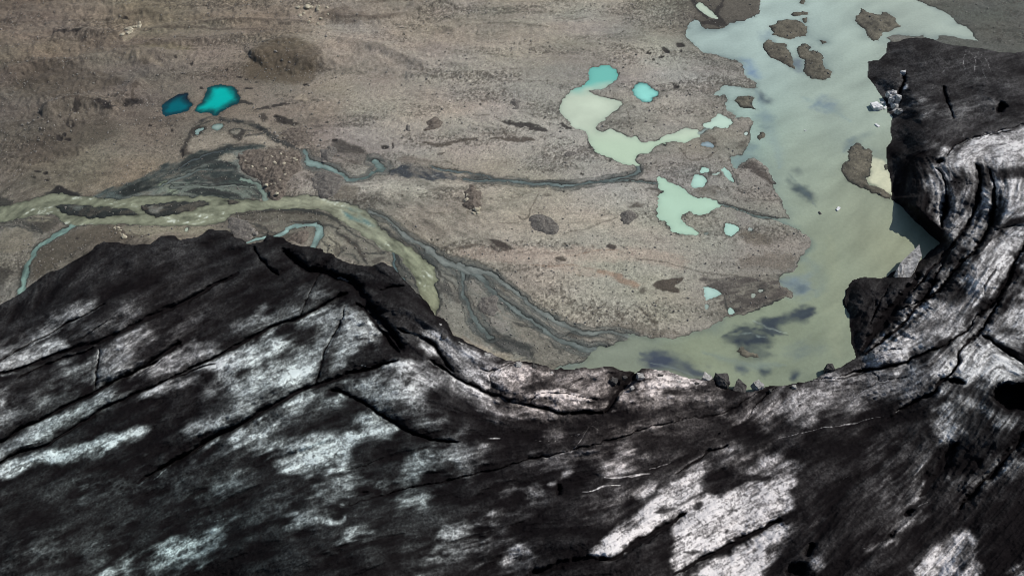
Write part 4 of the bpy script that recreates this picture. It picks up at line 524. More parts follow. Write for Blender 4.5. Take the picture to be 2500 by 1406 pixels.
LINES = [(6, BLK, .8, 'A 400,245 480,235 580,232'), (5, DK, .6, 'A 740,232 830,265 870,300'), (7, BLK, .9, 'A 700,755 760,765 800,795 840,775'), (6, BLK, .85, 'A 580,740 565,790 545,820'), (5, DK, .8, 'A 470,770 580,740 700,755'), (9, BLK, .8, 'A 885,770 930,740 980,725 1010,745'), (5, DK, .8, 'A 960,720 960,660 985,625 1040,650'), (4, BLK, .8, 'A 500,870 480,905 520,915 540,880 500,875'), (3, DK, .6, 'A 540,820 500,880'), (4, DK, .7, 'A 1080,910 1130,905'),
 (5, BLK, .85, 'A 1830,790 1900,770 2000,760 2060,755'), (4, DK, .6, 'A 1000,220 1300,195 1600,215 1900,205'), (4, DK, .5, 'A 1100,185 1500,165 1900,150 2250,165'), (4, DK, .5, 'A 900,320 1300,310 1600,250'), (5, WET, .8, 'A 1900,940 1960,990 2050,1040 2150,1078'), (4, WET, .7, 'A 1750,985 1880,960 1910,945'), (4, WET, .8, 'D 1130,28 1400,30 1730,30 1820,45'), (4, WET, .8, 'D 1745,60 1780,50 1840,75 1860,120 1800,115 1750,70'),
 (9, BLK, .9, 'B 1190,880 1290,905 1380,912 1490,942'), (4, DK, .8, 'B 1120,850 1190,880'), (8, DK, .85, 'B 1100,1000 1250,1003 1400,1003'), (7, DK, .85, 'B 610,1025 680,1045 760,1045 840,1025 980,1005'), (7, BLK, .9, 'B 1600,895 1640,918 1680,930'), (5, DK, .6, 'B 970,840 1080,838'), (6, DK, .6, 'B 1020,965 1200,965'), (3, DK, .6, 'B 1490,1115 1550,1155'), (3, DK, .5, 'B 2060,790 2110,960'), (6, DK, .7, 'B 720,1110 770,1105'), (4, DK, .5, 'B 1550,140 1700,150 1780,130'), (4, DK, .45, 'B 860,190 1200,180 1500,205'), (5, DK, .5, 'B 150,30 500,10 700,20'), (9, BLK, .8, 'B 1795,1010 1805,1050'), (5, DK, .6, 'B 760,1155 840,1190'), (3, DK, .5, 'B 470,545 800,520'),
 (5, DK, .7, 'E 930,230 1010,275'), (4, DK, .7, 'E 1290,270 1320,300 1370,280 1370,220'), (3, DK, .55, 'E 1370,230 1420,130 1460,95'), (4, DK, .5, 'E 1600,395 1800,350 1950,290 2000,265'), (3, DK, .5, 'E 1050,290 1200,320 1300,320'), (4, (118, 96, 80), .6, 'E 1640,550 1850,515 2000,512'), (4, (118, 98, 82), .5, 'E 1380,610 1500,630 1650,610 1830,640'), (4, DK, .5, 'E 2070,570 2300,580 2489,650'), (4, DK, .5, 'E 640,250 760,245'), (3, DK, .5, 'E 1210,170 1240,150'),
 (5, WET, .7, 'F 320,160 420,195 600,245 740,277'), (4, (70, 66, 60), .6, 'F 0,620 150,660 300,680 480,700'), (4, WET, .7, 'F 340,830 350,900 380,960'), (3, DK, .6, 'C 30,1060 90,1160 200,1140 300,1080'), (5, DK, .7, 'C 640,1250 690,1320'), (5, BLK, .8, 'C 445,1365 480,1385'), (4, WET, .7, 'C 400,1200 440,1330'),
 (4, DK, .6, 'D 330,330 300,390'), (4, DK, .6, 'D 830,320 880,370 920,430'), (3, (140, 130, 112), .7, 'D 820,320 850,370 900,430'), (5, DK, .6, 'D 930,370 1000,410 1090,390')]
for rgb, s, f, st, o in PATCH:
    if s == 0: continue
    w, d = poly_sdf(P(o), WX, WY, 60); f = f * .11
    n = (.35 * LIC2[w] + .35 * LIC3[w]) if st else .7 * fine[w]
    m = sstep(-f, f, d + f * n * .8)
    if st: m = m * np.clip(.95 + .2 * LIC2[w] + .16 * LIC3[w], .2, 1.08)
    v = np.clip(1 + .12 * macro[w] + .2 * fine[w], .5, 1.6)
    m = np.clip(m * s, 0, 1)[..., None]; gc[w] = gc[w] * (1 - m) + lin(rgb) * v[..., None] * m
for wd, rgb, s, o in LINES:
    if P(o)[:, 1].mean() < 450: wd = wd * 1.7
    w, dd, hw, t, sd = line_d(P(o), GX, GY, [wd * .6, wd * 1.6, wd * 1.5, wd * .6], 50)
    m = np.clip(sstep(1.3, .6, dd / hw + .55 * fine[w] + .25 * LIC3[w]) * s, 0, 1); blend(gc, w, m, rgb)
SILT = [(10, 'M 120,215 300,160 600,140 850,150 1050,200 1180,260 1300,330 1450,430 1600,530 1720,620'), (12, 'M 680,290 850,260 1000,300 1150,320 1250,350'), (14, 'M 1190,370 1330,460 1430,560 1500,660 1540,740'), (7, 'M 1100,420 1160,470 1250,550 1290,600 1240,670 1170,690'), (10, 'M 1450,610 1560,600 1700,600 1740,590'), (10, 'M 250,280 400,330 560,400'), (8, 'M 280,350 420,400 500,410'), (6, 'M 1640,250 1800,330 1960,440'), (10, 'M 1650,330 1800,430 1930,490 2050,560 2200,660 2330,770'), (8, 'M 1800,600 1880,700 1960,790 2050,880 2080,1000'), (12, 'M 1050,460 1130,560 1100,650'), (12, 'M 1300,640 1400,660 1440,720'),
 (8, 'K 0,50 120,130 200,270 330,420'), (10, 'K 130,350 160,500 130,620 110,720'), (14, 'K 250,480 350,540 440,600'), (22, 'K 540,800 700,870 900,970 1080,1050 1200,1110 1220,1200 1260,1270'), (24, 'K 600,900 760,1020 900,1120 1000,1180'), (14, 'K 1060,690 1180,740 1280,800 1360,900'), (8, 'K 1580,930 1700,890 1900,890 2150,930'), (8, 'K 1900,1110 1750,1230 1600,1310'), (12, 'K 860,300 1000,390 1100,470 1160,540'), (9, 'K 780,560 900,600 1020,660'), (7, 'K 360,180 420,300 400,450'), (12, 'K 160,700 230,800 290,850'), (9, 'K 950,780 1100,830 1250,850'), (10, 'K 1400,1020 1500,1100 1560,1180'),
 (10, 'L 130,190 110,300 90,380 40,440'), (16, 'L 480,20 600,60 800,90 940,130'), (8, 'L 940,170 1100,280 1250,370'), (14, 'L 900,330 650,320 500,380 300,450 100,520 -60,600'), (14, 'L 0,650 200,570 400,510 600,550 720,640'), (14, 'L 330,690 480,720 600,690'), (18, 'L 100,840 300,810 500,830 700,890'), (16, 'L -120,900 -20,840 100,790'), (8, 'L 20,750 300,752 600,752 820,770'), (9, 'L 740,820 800,800 880,840 920,900 830,890 750,830'), (12, 'L 200,130 300,110 400,60'), (10, 'L 570,180 680,160 780,170 860,190'), (12, 'L 1650,560 1800,640 1950,690'), (10, 'L 1560,660 1700,700 1850,710'), (9, 'D 0,290 200,270 380,290'), (10, 'D 150,310 260,350 300,400'), (10, 'D 0,330 120,330 250,380')]
for wd, o in SILT:
    w, dd, hw, t, sd = line_d(P(o), WX, WY, [wd * .3, wd * .9, wd, wd * .8, wd * .3], 70)
    m = sstep(1.25, .55, dd / hw + .12 * LIC2[w] + .1 * LIC3[w] + .25 * fine[w]) * np.clip(.85 + .15 * LIC2[w], .3, 1) * .84; blend(gc, w, m, (40, 42, 40))
SOFT = [(10, .6, 'L 1560,330 1700,290 1850,340 2000,390 2100,440 2180,520'), (14, .7, 'L 1850,380 1950,410 2050,450'), (8, .6, 'L 1680,420 1800,480 1900,520 2060,560'), (8, .6, 'L 2050,560 2150,580'), (10, .6, 'L 1000,110 1150,60 1250,130 1320,110'), (8, .5, 'L 20,480 80,440 100,330 130,200 200,130'), (9, .6, 'L 560,200 620,240 700,290'), (8, .6, 'L 250,660 400,700 550,690 700,700'), (9, .6, 'Q 960,650 1040,700 1050,800 930,810 850,780'), (8, .6, 'Q 1180,800 1210,840'), (10, .6, 'Q 1620,1230 1700,1290 1760,1280'), (8, .5, 'Q 230,1300 330,1320 420,1400'),(14, .4, 'A 0,500 250,430 500,410 800,390 1000,350 1300,320 1700,250 2000,215 2250,225'), (16, .35, 'B 0,290 250,330 450,420 560,500 800,540 1100,545'), (18, .4, 'B -100,110 100,130 300,150 500,110 700,40 850,0'), (14, .45, 'A 2240,310 2300,400 2290,500 2230,590 2170,610'), (20, .35, 'A 1780,400 1900,320 2060,285 2200,300'), (16, .35, 'A 0,700 150,640 350,560 560,470 700,440'), (16, .4, 'A 0,1000 150,900 300,830 420,780'), (12, .35, 'A 850,120 1000,210 1300,190 1600,215'), (14, .35, 'A 640,150 850,110 1100,90 1400,120'), (10, .35, 'B 1350,960 1550,985 1750,1010'), (12, .3, 'B 500,700 800,690 1100,640'), (10, .3, 'B 900,880 1100,930 1300,980 1500,1000'), (14, .35, 'B 1000,60 1300,70 1600,130 1800,140'), (10, .35, 'E 500,60 650,160 800,210 1000,260'), (10, .3, 'E 1200,150 1400,300 1700,330 2000,290'), (12, .3, 'E 1300,720 1500,790 1800,900 2000,1010'), (8, .4, 'K 140,150 260,150 340,180 390,230 400,330 390,440 430,500'), (7, .7, 'K 160,190 240,310 330,420 420,510 470,600 500,740 520,820'), (9, .6, 'K 430,470 520,560 570,640'), (14, .6, 'M 1180,380 1300,440 1400,530 1470,610 1540,720'), (9, .5, 'M 150,190 500,160 800,190 1100,250'), (8, .5, 'M 120,250 400,250 700,270 1000,290'), (8, .5, 'M 250,330 420,370 560,410'), (8, .6, 'M 1060,460 1150,440 1270,550 1280,620 1180,680 1100,620'), (10, .4, 'F 0,40 150,150 320,240'), (7, .5, 'Q 620,900 640,980 700,1010 830,950'), (7, .6, 'Q 830,850 930,860 1000,850'), (12, .5, 'Q 1300,800 1380,750 1460,720'), (10, .5, 'Q 1080,900 1130,1000 1200,1060'), (8, .4, 'Q 0,1200 150,1195 280,1240')]
for wd, s, o in SOFT:
    w, dd, hw, t, sd = line_d(P(o), WX, WY, [wd * .5, wd, wd * 1.2, wd, wd * .5], 70)
    m = np.exp(-(dd / hw) ** 2 * 1.2) * np.clip(.7 + .8 * fine[w] + .4 * np.clip(salt[w], -1, 1), 0, 1.3) * s * np.clip(np.minimum(t, 1 - t) * 5, 0, 1); blend(gc, w, np.clip(m, 0, 1), (54, 48, 42))
    GZ[w] += .25 * wd / 14 * np.exp(-(dd / hw) ** 2) * np.sign(sd) * 0
SPOTS = [('A', '1445,630,16,9 1270,430,14,8 1375,465,9,14 1770,635,34,9 1715,555,22,7 1760,570,20,6 1835,590,16,5 430,1000,26,22 470,975,16,20 490,1005,24,10 270,1235,28,9 330,1245,22,16 245,1275,22,7 340,1292,18,8 1075,900,18,10 1235,935,10,9 460,230,12,8 890,125,22,8 1985,830,20,12 780,785,30,14 965,735,28,12 1620,500,18,8 170,540,9,7 345,600,7,6 430,285,7,5 2120,490,8,10 1300,1100,10,40 2400,1010,24,8 2340,890,16,8 2180,605,14,7 1640,760,20,8'), ('B', '2345,375,30,26 2315,420,18,9 2215,395,22,9 2250,440,13,8 2450,330,30,22 2455,375,12,14 2415,630,22,14 2395,612,8,12 2330,1040,22,9 1020,765,7,6 1080,690,8,5 2030,720,3,3 1750,1245,14,8 395,1050,9,20 2050,1170,20,8 1950,1150,10,14 340,1060,30,14 2350,690,8,9'), ('E', '665,425,12,9 705,432,6,6 740,270,8,4 1620,85,8,8 1245,355,8,4 1920,575,5,4 2440,1165,3,3 1700,545,9,6 480,300,6,5'), ('D', '555,425,14,6 480,560,5,4 2410,350,7,6 1905,380,6,6')]
for reg, txt in SPOTS:
    ox, oy, sc = REG[reg]
    for tk in txt.split():
        x, y, rx, ry = [float(v) for v in tk.split(',')]
        w, d = poly_sdf(ell(ox + x / sc, oy + y / sc, rx / sc, ry / sc), GX, GY, 25)
        blend(gc, w, np.clip(sstep(-.3, .25, d + .25 * fine[w]) * .92, 0, 1), BLK)
        GZ[w] -= .35 * sstep(-.2, .8, d)
for w, r in BANKS:      # silt and wet sand beside the channels
    m = sstep(1.12, .8, r + .08 * LIC2[w]) * np.clip(.8 + .16 * LIC2[w] + .1 * LIC3[w], .2, 1) * .85; blend(gc, w, m, (70, 74, 71))
    blend(gc, w, np.exp(-((r - 1.03) / .1) ** 2) * .6, (34, 36, 34))
# gravel of the islands, wet margins along every shore
ic = lin((78, 74, 63)) * np.clip(1 + .42 * fbm(MX, MY, 3, 4, 91) + .3 * fine + .15 * salt, .35, 1.9)[..., None]
m = np.where(ISL_ID >= 0, np.where(ISL_ID < len(ISLANDS), sstep(-1, .5, ISL), 0), 0).astype(np.float32)[..., None] * .9
gc = gc * (1 - m) + ic * m
shore = np.maximum(out, np.where(ISL > 0, ISL, 0)); shore = np.where(ISL > 0, np.maximum(ISL, 0), out)
wet = (np.exp(-(shore / .5) ** 2) * .8 + .34 * np.exp(-shore / 1.6) * np.clip(.7 + .4 * LIC2 + .3 * LIC3, 0, 1.6)) * (shore < 20); wet = np.clip(wet * np.clip(.75 + .7 * fbm(MX, MY, 6, 2, 92), .25, 1.1), 0, .9)
gc = gc * (1 - wet[..., None]) + lin((34, 38, 36)) * wet[..., None]
gc = np.clip(gc, .004, .8)

# ------------------------------------------------------------------ glacier: height, cracks, ash cover with crevasse light and shade painted in
TINT0 = idw([(0, 900), (200, 1080), (500, 1330), (700, 950), (850, 1050), (1000, 1150), (1100, 900), (1300, 950), (1500, 950), (1700, 920), (1700, 1250), (2000, 950), (2200, 800), (2400, 600), (2400, 400), (2300, 200), (2400, 1000), (2300, 1350), (1300, 1200), (400, 850)], [[.3], [1], [1.25], [.75], [.85], [.9], [.15], [-.5], [-.5], [-.3], [0], [.0], [.1], [.15], [.1], [.2], [.3], [0], [.1], [.1]], 80)[..., 0]
HP = [(0, 745, 5), (250, 590, 5), (540, 565, 5), (740, 600, 5), (935, 640, 5), (1060, 770, 4.5), (1120, 830, 4.5), (1300, 890, 4.5), (1500, 905, 4.5), (1750, 935, 3.5), (1900, 945, 3), (2000, 925, 2.5), (2090, 880, 2.2), (300, 800, 12), (0, 1000, 17), (600, 1000, 15), (1000, 1000, 11), (900, 800, 8), (1300, 1000, 8.5), (1500, 1100, 11), (2000, 1100, 11), (0, 1400, 28), (800, 1400, 24), (1500, 1400, 21), (2100, 1400, 20), (2500, 1400, 24), (2500, 1000, 20), (2300, 900, 14), (2180, 860, 8), (2400, 640, 15), (2320, 560, 10), (2350, 420, 14), (2480, 450, 19), (2230, 300, 7), (2300, 200, 8), (2200, 150, 3.5), (2180, 235, 3.5), (2175, 280, 3), (2480, 220, 13), (2480, 130, 5), (2280, 350, 12), (2250, 700, 8), (2120, 760, 3.5), (-800, 1500, 35), (3200, 900, 35), (1200, 2300, 50), (2240, 440, 9), (2282, 580, 5)]
H = idw([(a, b) for a, b, c in HP], [[c] for a, b, c in HP], 45, 1.5)[..., 0]
LICW = lic(24, 200, 35)
H += -.22 * sstep(1.3, 2.2, LICL) + .42 * LICW * sstep(2400, 1500, PX) + .5 * fbm(MX, MY, 18, 3, 101) + .13 * LICL * sstep(1200, 1600, PX) + .28 * LIC1 + .10 * LIC2 + .035 * LIC3 + .12 * fbm(MX, MY, 2.5, 3, 102)
# hummocks between the crevasses of the right arm
RAG = fbm(MX, MY, 5, 3, 120)
LIP = sstep(-.05, -.3, TINT0) * sstep(1060, 1000, PY); H += LIP * (.55 * fbm(MX, MY, 3.5, 4, 125) + .3 * np.abs(fbm(MX, MY, 1.6, 3, 126)))
ICEV = np.zeros((R, C), np.float32); DARK = np.zeros((R, C), np.float32)
for v, f, o in ICE:
    w, d = poly_sdf(P(o), GX, GY, 110); f = f * .12 * 2.1
    ICEV[w] = np.maximum(ICEV[w], v * sstep(-f * 1.25, f * 1.1, d + f * (.2 * LIC2[w] + .6 * RAG[w])))
for s, f, o in DIRT:
    w, d = poly_sdf(P(o), GX, GY, 90); f = f * .12; ICEV[w] *= 1 - s * sstep(-f, f, d + .3 * f * LIC2[w])
for wd, v, o in VEINS:
    w, dd, hw, t, sd = line_d(P(o), GX, GY, [wd * .5, wd, wd, wd * .4], 40); ICEV[w] = np.maximum(ICEV[w], v * sstep(1.3, .3, dd / hw + .25 * LICX[w]))
CX = GX + .24 * fbm(MX, MY, 1.6, 3, 131); CY = GY + .24 * fbm(MX, MY, 1.6, 3, 132); CN = fbm(MX, MY, 2.2, 3, 133)
for wd, dep, s, o in CRACKS:
    w, dd, hw, t, sd = line_d(P(o), CX, CY, [wd * .45, wd * .8, wd, wd, wd * .9, wd * .45], 120)
    r = dd / (hw * np.clip((.86 + .32 * CN[w]), .4, 1.4))
    end = np.clip(np.minimum(t, 1 - t) * 12, .25, 1)
    H[w] -= dep * end * (.72 * np.exp(-r ** 2.4) + .42 * np.exp(-(r / 3.6) ** 2))
    if PX[w].mean() < 1250 and wd > 9: ICEV[w] *= 1 - .55 * np.exp(-r / 3.2) * (sd > 0)  # shaded slope beyond wide left cracks, painted into the ice value
    ICEV[w] *= 1 - s * sstep(1.2, .5, r * (1 + .8 * (sd < 0)) + .12 * LIC2[w]); DARK[w] = np.maximum(DARK[w], s * sstep(1.1, .6, r))  # crevasse shade painted dark, along with the ash gathered there
    lip = sstep(1.0, 1.5, r) * sstep(2.6, 1.7, r) * (sd < 0) * np.clip(.6 + .4 * LICX[w], 0, 1); ICEV[w] += .32 * lip * sstep(.1, .35, ICEV[w])  # sunlit near lip painted as extra ice
for v, o in ((.55, 'H 855,85 900,75 1000,150 1005,187 960,192 880,140'), (.5, 'H 1035,235 1100,248 1240,262 1250,292 1180,285 1080,272'), (.55, 'H 1262,278 1300,268 1430,298 1510,345 1400,337 1270,303'), (.4, 'H 700,50 760,70 820,110 800,120 740,90'), (.5, 'E 420,1050 560,1090 640,1130 560,1120'), (.45, 'H 1640,344 1700,338 1690,350')):
    w, d = poly_sdf(P(o), GX, GY, 40); ICEV[w] = np.maximum(ICEV[w], v * sstep(-.2, .5, d) * np.clip(.8 + .3 * LICX[w], .3, 1.2))
for dep, f, o in MOULINS:
    w, d = poly_sdf(P(o), WX, WY, 60); m = sstep(-.35, .8 + .15 * f, d); H[w] -= dep * m; ICEV[w] *= 1 - .97 * sstep(.1, .7, d); DARK[w] = np.maximum(DARK[w], .9 * sstep(.2, .7, d))  # shade inside the holes painted black
# the lake side: ice rises from the waterline; elsewhere the edge is the crest of the front
side = sstep(2030, 2075, PX) * sstep(892, 868, PY)
H = np.maximum(H, .8)
FOOT = 6.5 + 8 * sstep(505, 470, PY)
Hc = H * (1 - side * (1 - sstep(0.0, 1.0, DG / FOOT) ** .8))
FAR_EDGE = 1 - side
H = np.where(side > 0, Hc, H)
H = H - FAR_EDGE * 1.2 * np.exp(-np.maximum(DG, 0) / 1.2)
ICEV *= 1 - .85 * side * sstep(8, 2, DG) * sstep(880, 860, PY) * (1 - sstep(300, 250, PY) * .9)
ICEV *= 1 - .55 * np.exp(-np.maximum(DG, 0) / .5) * FAR_EDGE * sstep(1080, 900, PX)
TINT = TINT0
SCRATCH = .5 + .5 * np.clip(LIC3 * .6 + LICX * .08, -1, 1)
pits = sstep(.5, .85, fbm(MX, MY, 1.5, 3, 112)) * sstep(-.1, .6, fbm(MX, MY, 9, 2, 113))
ARM = sstep(1150, 1350, PX + .4 * (PY - 900))
AMB0 = idw([(300, 680), (100, 850), (300, 1250), (700, 1350), (1000, 1250), (1300, 1100), (1300, 1300), (1750, 1100), (2050, 1200), (2300, 1200), (2400, 1350), (2400, 200), (2250, 420), (700, 950), (900, 700)], [[.10], [.10], [.065], [.08], [.09], [.11], [.085], [.13], [.10], [.12], [.07], [.13], [.10], [.15], [.11]], 90)[..., 0]
AMB = .95 * AMB0 + .034 * LIC1 + .04 * fbm(MX, MY, 22, 3, 115) + .018 * LIC2          # thin ash: the ice greys through
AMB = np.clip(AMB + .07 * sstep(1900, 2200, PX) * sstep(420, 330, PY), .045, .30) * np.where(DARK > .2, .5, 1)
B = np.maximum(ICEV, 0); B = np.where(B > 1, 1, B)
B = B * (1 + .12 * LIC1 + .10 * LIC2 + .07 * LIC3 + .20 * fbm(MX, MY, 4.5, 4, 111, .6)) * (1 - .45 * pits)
B *= .99 + .06 * sstep(2050, 2150, PX) * sstep(930, 860, PY)
B *= 1 - .22 * sstep(.6, 1.9, LICL) * ARM
B *= 1 - .5 * sstep(1.5, 2.1, LICL) * np.clip(.5 + fbm(MX, MY, 12, 2, 127), 0, 1)
B *= 1 - .32 * sstep(-.15, .9, fbm(MX, MY, 2.6, 4, 114, .65)) * sstep(-.02, -.25, TINT)
B *= 1 - .34 * sstep(.05, .8, fbm(MX, MY, 1.9, 4, 116, .65)) * sstep(.5, .85, B)
COVER_SHADING = np.sqrt(np.maximum(B, 0) ** 2 + np.clip(AMB, 0, 1) ** 2 * np.clip(1 - B, 0, 1))
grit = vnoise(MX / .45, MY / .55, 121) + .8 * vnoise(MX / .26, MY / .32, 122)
COVER_SHADING *= 1 + .27 * grit
COVER_SHADING = np.where(DARK > .3, np.minimum(COVER_SHADING, ICEV + .05), COVER_SHADING)

# ------------------------------------------------------------------ mesh building
def grid_mesh(name, X, Y, Z, fmask, cols=None, vals=None, mat=None, skirt=None):
    fr, fc = np.nonzero(fmask)
    a = fr * C + fc; quads = np.stack([a + C, a + C + 1, a + 1, a], 1)
    used, inv = np.unique(quads, return_inverse=True); quads = inv.reshape(-1, 4)
    v = np.stack([X.ravel()[used], Y.ravel()[used], Z.ravel()[used]], 1).astype(np.float32)
    colv = cols.reshape(-1, 3)[used] if cols is not None else None
    valv = {k: a_.ravel()[used] for k, a_ in (vals or {}).items()}
    nv = len(v)
    if skirt is not None:
        e = np.concatenate([quads[:, [0, 1]], quads[:, [1, 2]], quads[:, [2, 3]], quads[:, [3, 0]]])
        key = np.sort(e, 1); k = key[:, 0].astype(np.int64) * nv + key[:, 1]
        _, idx, cnt = np.unique(k, return_index=True, return_counts=True); be = e[idx[cnt == 1]]
        bv = np.unique(be); gx, gy = skirt; gx = gx.ravel()[used][bv]; gy = gy.ravel()[used][bv]
        g = np.hypot(gx, gy) + 1e-6; hgt = np.maximum(v[bv, 2], 0)
        rows = []; mp = -np.ones(nv, np.int64); prev = bv
        allv = [v]; allq = [quads]; cur = nv; last = {}
        lookup_prev = np.arange(nv)
        for fz_, fo_ in ((.75, .18), (.4, .34), (0, .5), (-1, .55)):
            z = np.where(fz_ >= 0, v[bv, 2] * fz_ - (1 - fz_) * .3, -2.5)
            jit = .25 * hgt * vnoise(v[bv, 0] / 1.8, v[bv, 1] / 1.8 + fz_ * 7, 5)
            o = fo_ * hgt + jit * (fz_ > 0)
            nvp = np.stack([v[bv, 0] - gx / g * o, v[bv, 1] - gy / g * o, z], 1).astype(np.float32)
            lk = np.zeros(nv, np.int64); lk[bv] = cur + np.arange(len(bv))
            allq.append(np.stack([lookup_prev[be[:, 1]], lookup_prev[be[:, 0]], lk[be[:, 0]], lk[be[:, 1]]], 1))
            allv.append(nvp); cur += len(bv); lookup_prev = lk
            if colv is not None: colv = np.concatenate([colv, colv[bv]])
            for kk in valv: valv[kk] = np.concatenate([valv[kk], valv[kk][bv]])
        v = np.concatenate(allv); quads = np.concatenate(allq)
    me = bpy.data.meshes.new(name); nq = len(quads)
    me.vertices.add(len(v)); me.vertices.foreach_set('co', v.ravel())
    me.loops.add(nq * 4); me.polygons.add(nq)
    me.polygons.foreach_set('loop_start', np.arange(0, nq * 4, 4, dtype=np.int32))
    me.loops.foreach_set('vertex_index', quads.astype(np.int32).ravel())
    me.update(calc_edges=True); me.polygons.foreach_set('use_smooth', np.ones(nq, bool))
    if colv is not None:
        at_ = me.attributes.new('mineral', 'FLOAT_COLOR', 'POINT')
        at_.data.foreach_set('color', np.concatenate([colv, np.ones((len(v), 1))], 1).astype(np.float32).ravel())
    for kk, a_ in valv.items():
        at_ = me.attributes.new(kk, 'FLOAT', 'POINT'); at_.data.foreach_set('value', a_.astype(np.float32))
    o = bpy.data.objects.new(name, me); COL.objects.link(o)
    if mat: me.materials.append(mat)
    return o
def tag(o, label=None, cat=None, group=None, kind=None):
    for k, v in (('label', label), ('category', cat), ('group', group), ('kind', kind)):
        if v: o[k] = v
    return o

# ------------------------------------------------------------------ materials
def newmat(name):
    m = bpy.data.materials.new(name); m.use_nodes = True; t = m.node_tree; b = t.nodes['Principled BSDF']
    return m, t, b
def N(t, kind, **kw):
    n = t.nodes.new('ShaderNode' + kind)
    for k, v in kw.items():
        if k.startswith('i_'):
            kk = k[2:]; n.inputs[int(kk) if kk.isdigit() else kk].default_value = v
        else: setattr(n, k, v)
    return n
def mathn(t, op, a, b=None, c=None, clamp=False):
    n = t.nodes.new('ShaderNodeMath'); n.operation = op; n.use_clamp = clamp
    for i, v in enumerate((a, b, c)):
        if v is None: continue
        if isinstance(v, (int, float)): n.inputs[i].default_value = v
        else: t.links.new(v, n.inputs[i])
    return n.outputs[0]
def noise_tex(t, coord, scale, detail=3, rough=.6):
    n = N(t, 'TexNoise'); n.inputs['Scale'].default_value = scale; n.inputs['Detail'].default_value = detail; n.inputs['Roughness'].default_value = rough
    t.links.new(coord, n.inputs['Vector']); return n.outputs['Fac']
def scale_col(t, col, fac):
    n = t.nodes.new('ShaderNodeVectorMath'); n.operation = 'SCALE'; t.links.new(col, n.inputs[0])
    if isinstance(fac, (int, float)): n.inputs['Scale'].default_value = fac
    else: t.links.new(fac, n.inputs['Scale'])
    return n.outputs[0]
def mixc(t, fac, a, b):
    n = t.nodes.new('ShaderNodeMix'); n.data_type = 'RGBA'
    for i, v in ((0, fac), (6, a), (7, b)):
        if isinstance(v, (tuple, list)): n.inputs[i].default_value = tuple(v) + ((1,) if len(v) == 3 else ())
        elif isinstance(v, (int, float)): n.inputs[i].default_value = v
        else: t.links.new(v, n.inputs[i])
    return n.outputs[2]
def maprange(t, x, a, b, c=0., d=1., smooth=False):
    n = t.nodes.new('ShaderNodeMapRange'); n.clamp = True
    if smooth: n.interpolation_type = 'SMOOTHSTEP'
    t.links.new(x, n.inputs[0])
    for i, v in zip((1, 2, 3, 4), (a, b, c, d)): n.inputs[i].default_value = v
    return n.outputs[0]
def bump(t, b, hgt, strength, dist):
    n = N(t, 'Bump'); n.inputs['Strength'].default_value = strength; n.inputs['Distance'].default_value = dist
    t.links.new(hgt, n.inputs['Height']); t.links.new(n.outputs[0], b.inputs['Normal'])
GAIN = 1.13
M_ground, t, b = newmat('gravel_plain')
co = N(t, 'TexCoord').outputs['Object']; at_ = N(t, 'Attribute', attribute_name='mineral').outputs['Color']
n1 = noise_tex(t, co, 1.7, 4, .75); n2 = noise_tex(t, co, .35, 3, .6)
vo = N(t, 'TexVoronoi'); vo.inputs['Scale'].default_value = 1.5; t.links.new(co, vo.inputs['Vector'])
st = maprange(t, vo.outputs['Distance'], .05, .3, 1, 0)
sepc = N(t, 'SeparateColor'); t.links.new(vo.outputs['Color'], sepc.inputs[0])
pick = maprange(t, sepc.outputs[0], .8, .86, 0, 1); tone = maprange(t, sepc.outputs[1], 0, 1, -.55, .75)
f = mathn(t, 'ADD', maprange(t, n1, .25, .75, .5, 1.5), maprange(t, n2, .3, .7, -.12, .12))
f = mathn(t, 'MULTIPLY_ADD', mathn(t, 'MULTIPLY', st, pick), tone, f)
c = scale_col(t, at_, mathn(t, 'MULTIPLY', f, GAIN)); t.links.new(c, b.inputs['Base Color'])
b.inputs['Roughness'].default_value = .9; b.inputs['Specular IOR Level'].default_value = .25
bump(t, b, mathn(t, 'ADD', n1, mathn(t, 'MULTIPLY', mathn(t, 'MULTIPLY', st, pick), .6)), .55, .35)

def water_mat(name, ripple, rough):
    m, t, b = newmat(name)
    co = N(t, 'TexCoord').outputs['Object']; at_ = N(t, 'Attribute', attribute_name='mineral').outputs['Color']
    n1 = noise_tex(t, co, .9, 4, .6); n2 = noise_tex(t, co, 3.0, 2, .6)
    c = scale_col(t, at_, mathn(t, 'MULTIPLY', maprange(t, mathn(t, 'ADD', n1, mathn(t, 'MULTIPLY', n2, .8)), .6, 1.2, 1 - ripple * .5, 1 + ripple * .5), .87))
    t.links.new(c, b.inputs['Base Color']); b.inputs['Roughness'].default_value = rough; b.inputs['IOR'].default_value = 1.33
    b.inputs['Specular IOR Level'].default_value = .4
    bump(t, b, mathn(t, 'ADD', n1, mathn(t, 'MULTIPLY', n2, .4)), .25, .12 * ripple * 4); return m
M_lake = water_mat('silty_lake_water', .2, .3); M_pond = water_mat('still_pond_water', .05, .2); M_river = water_mat('rushing_river_water', .4, .35)

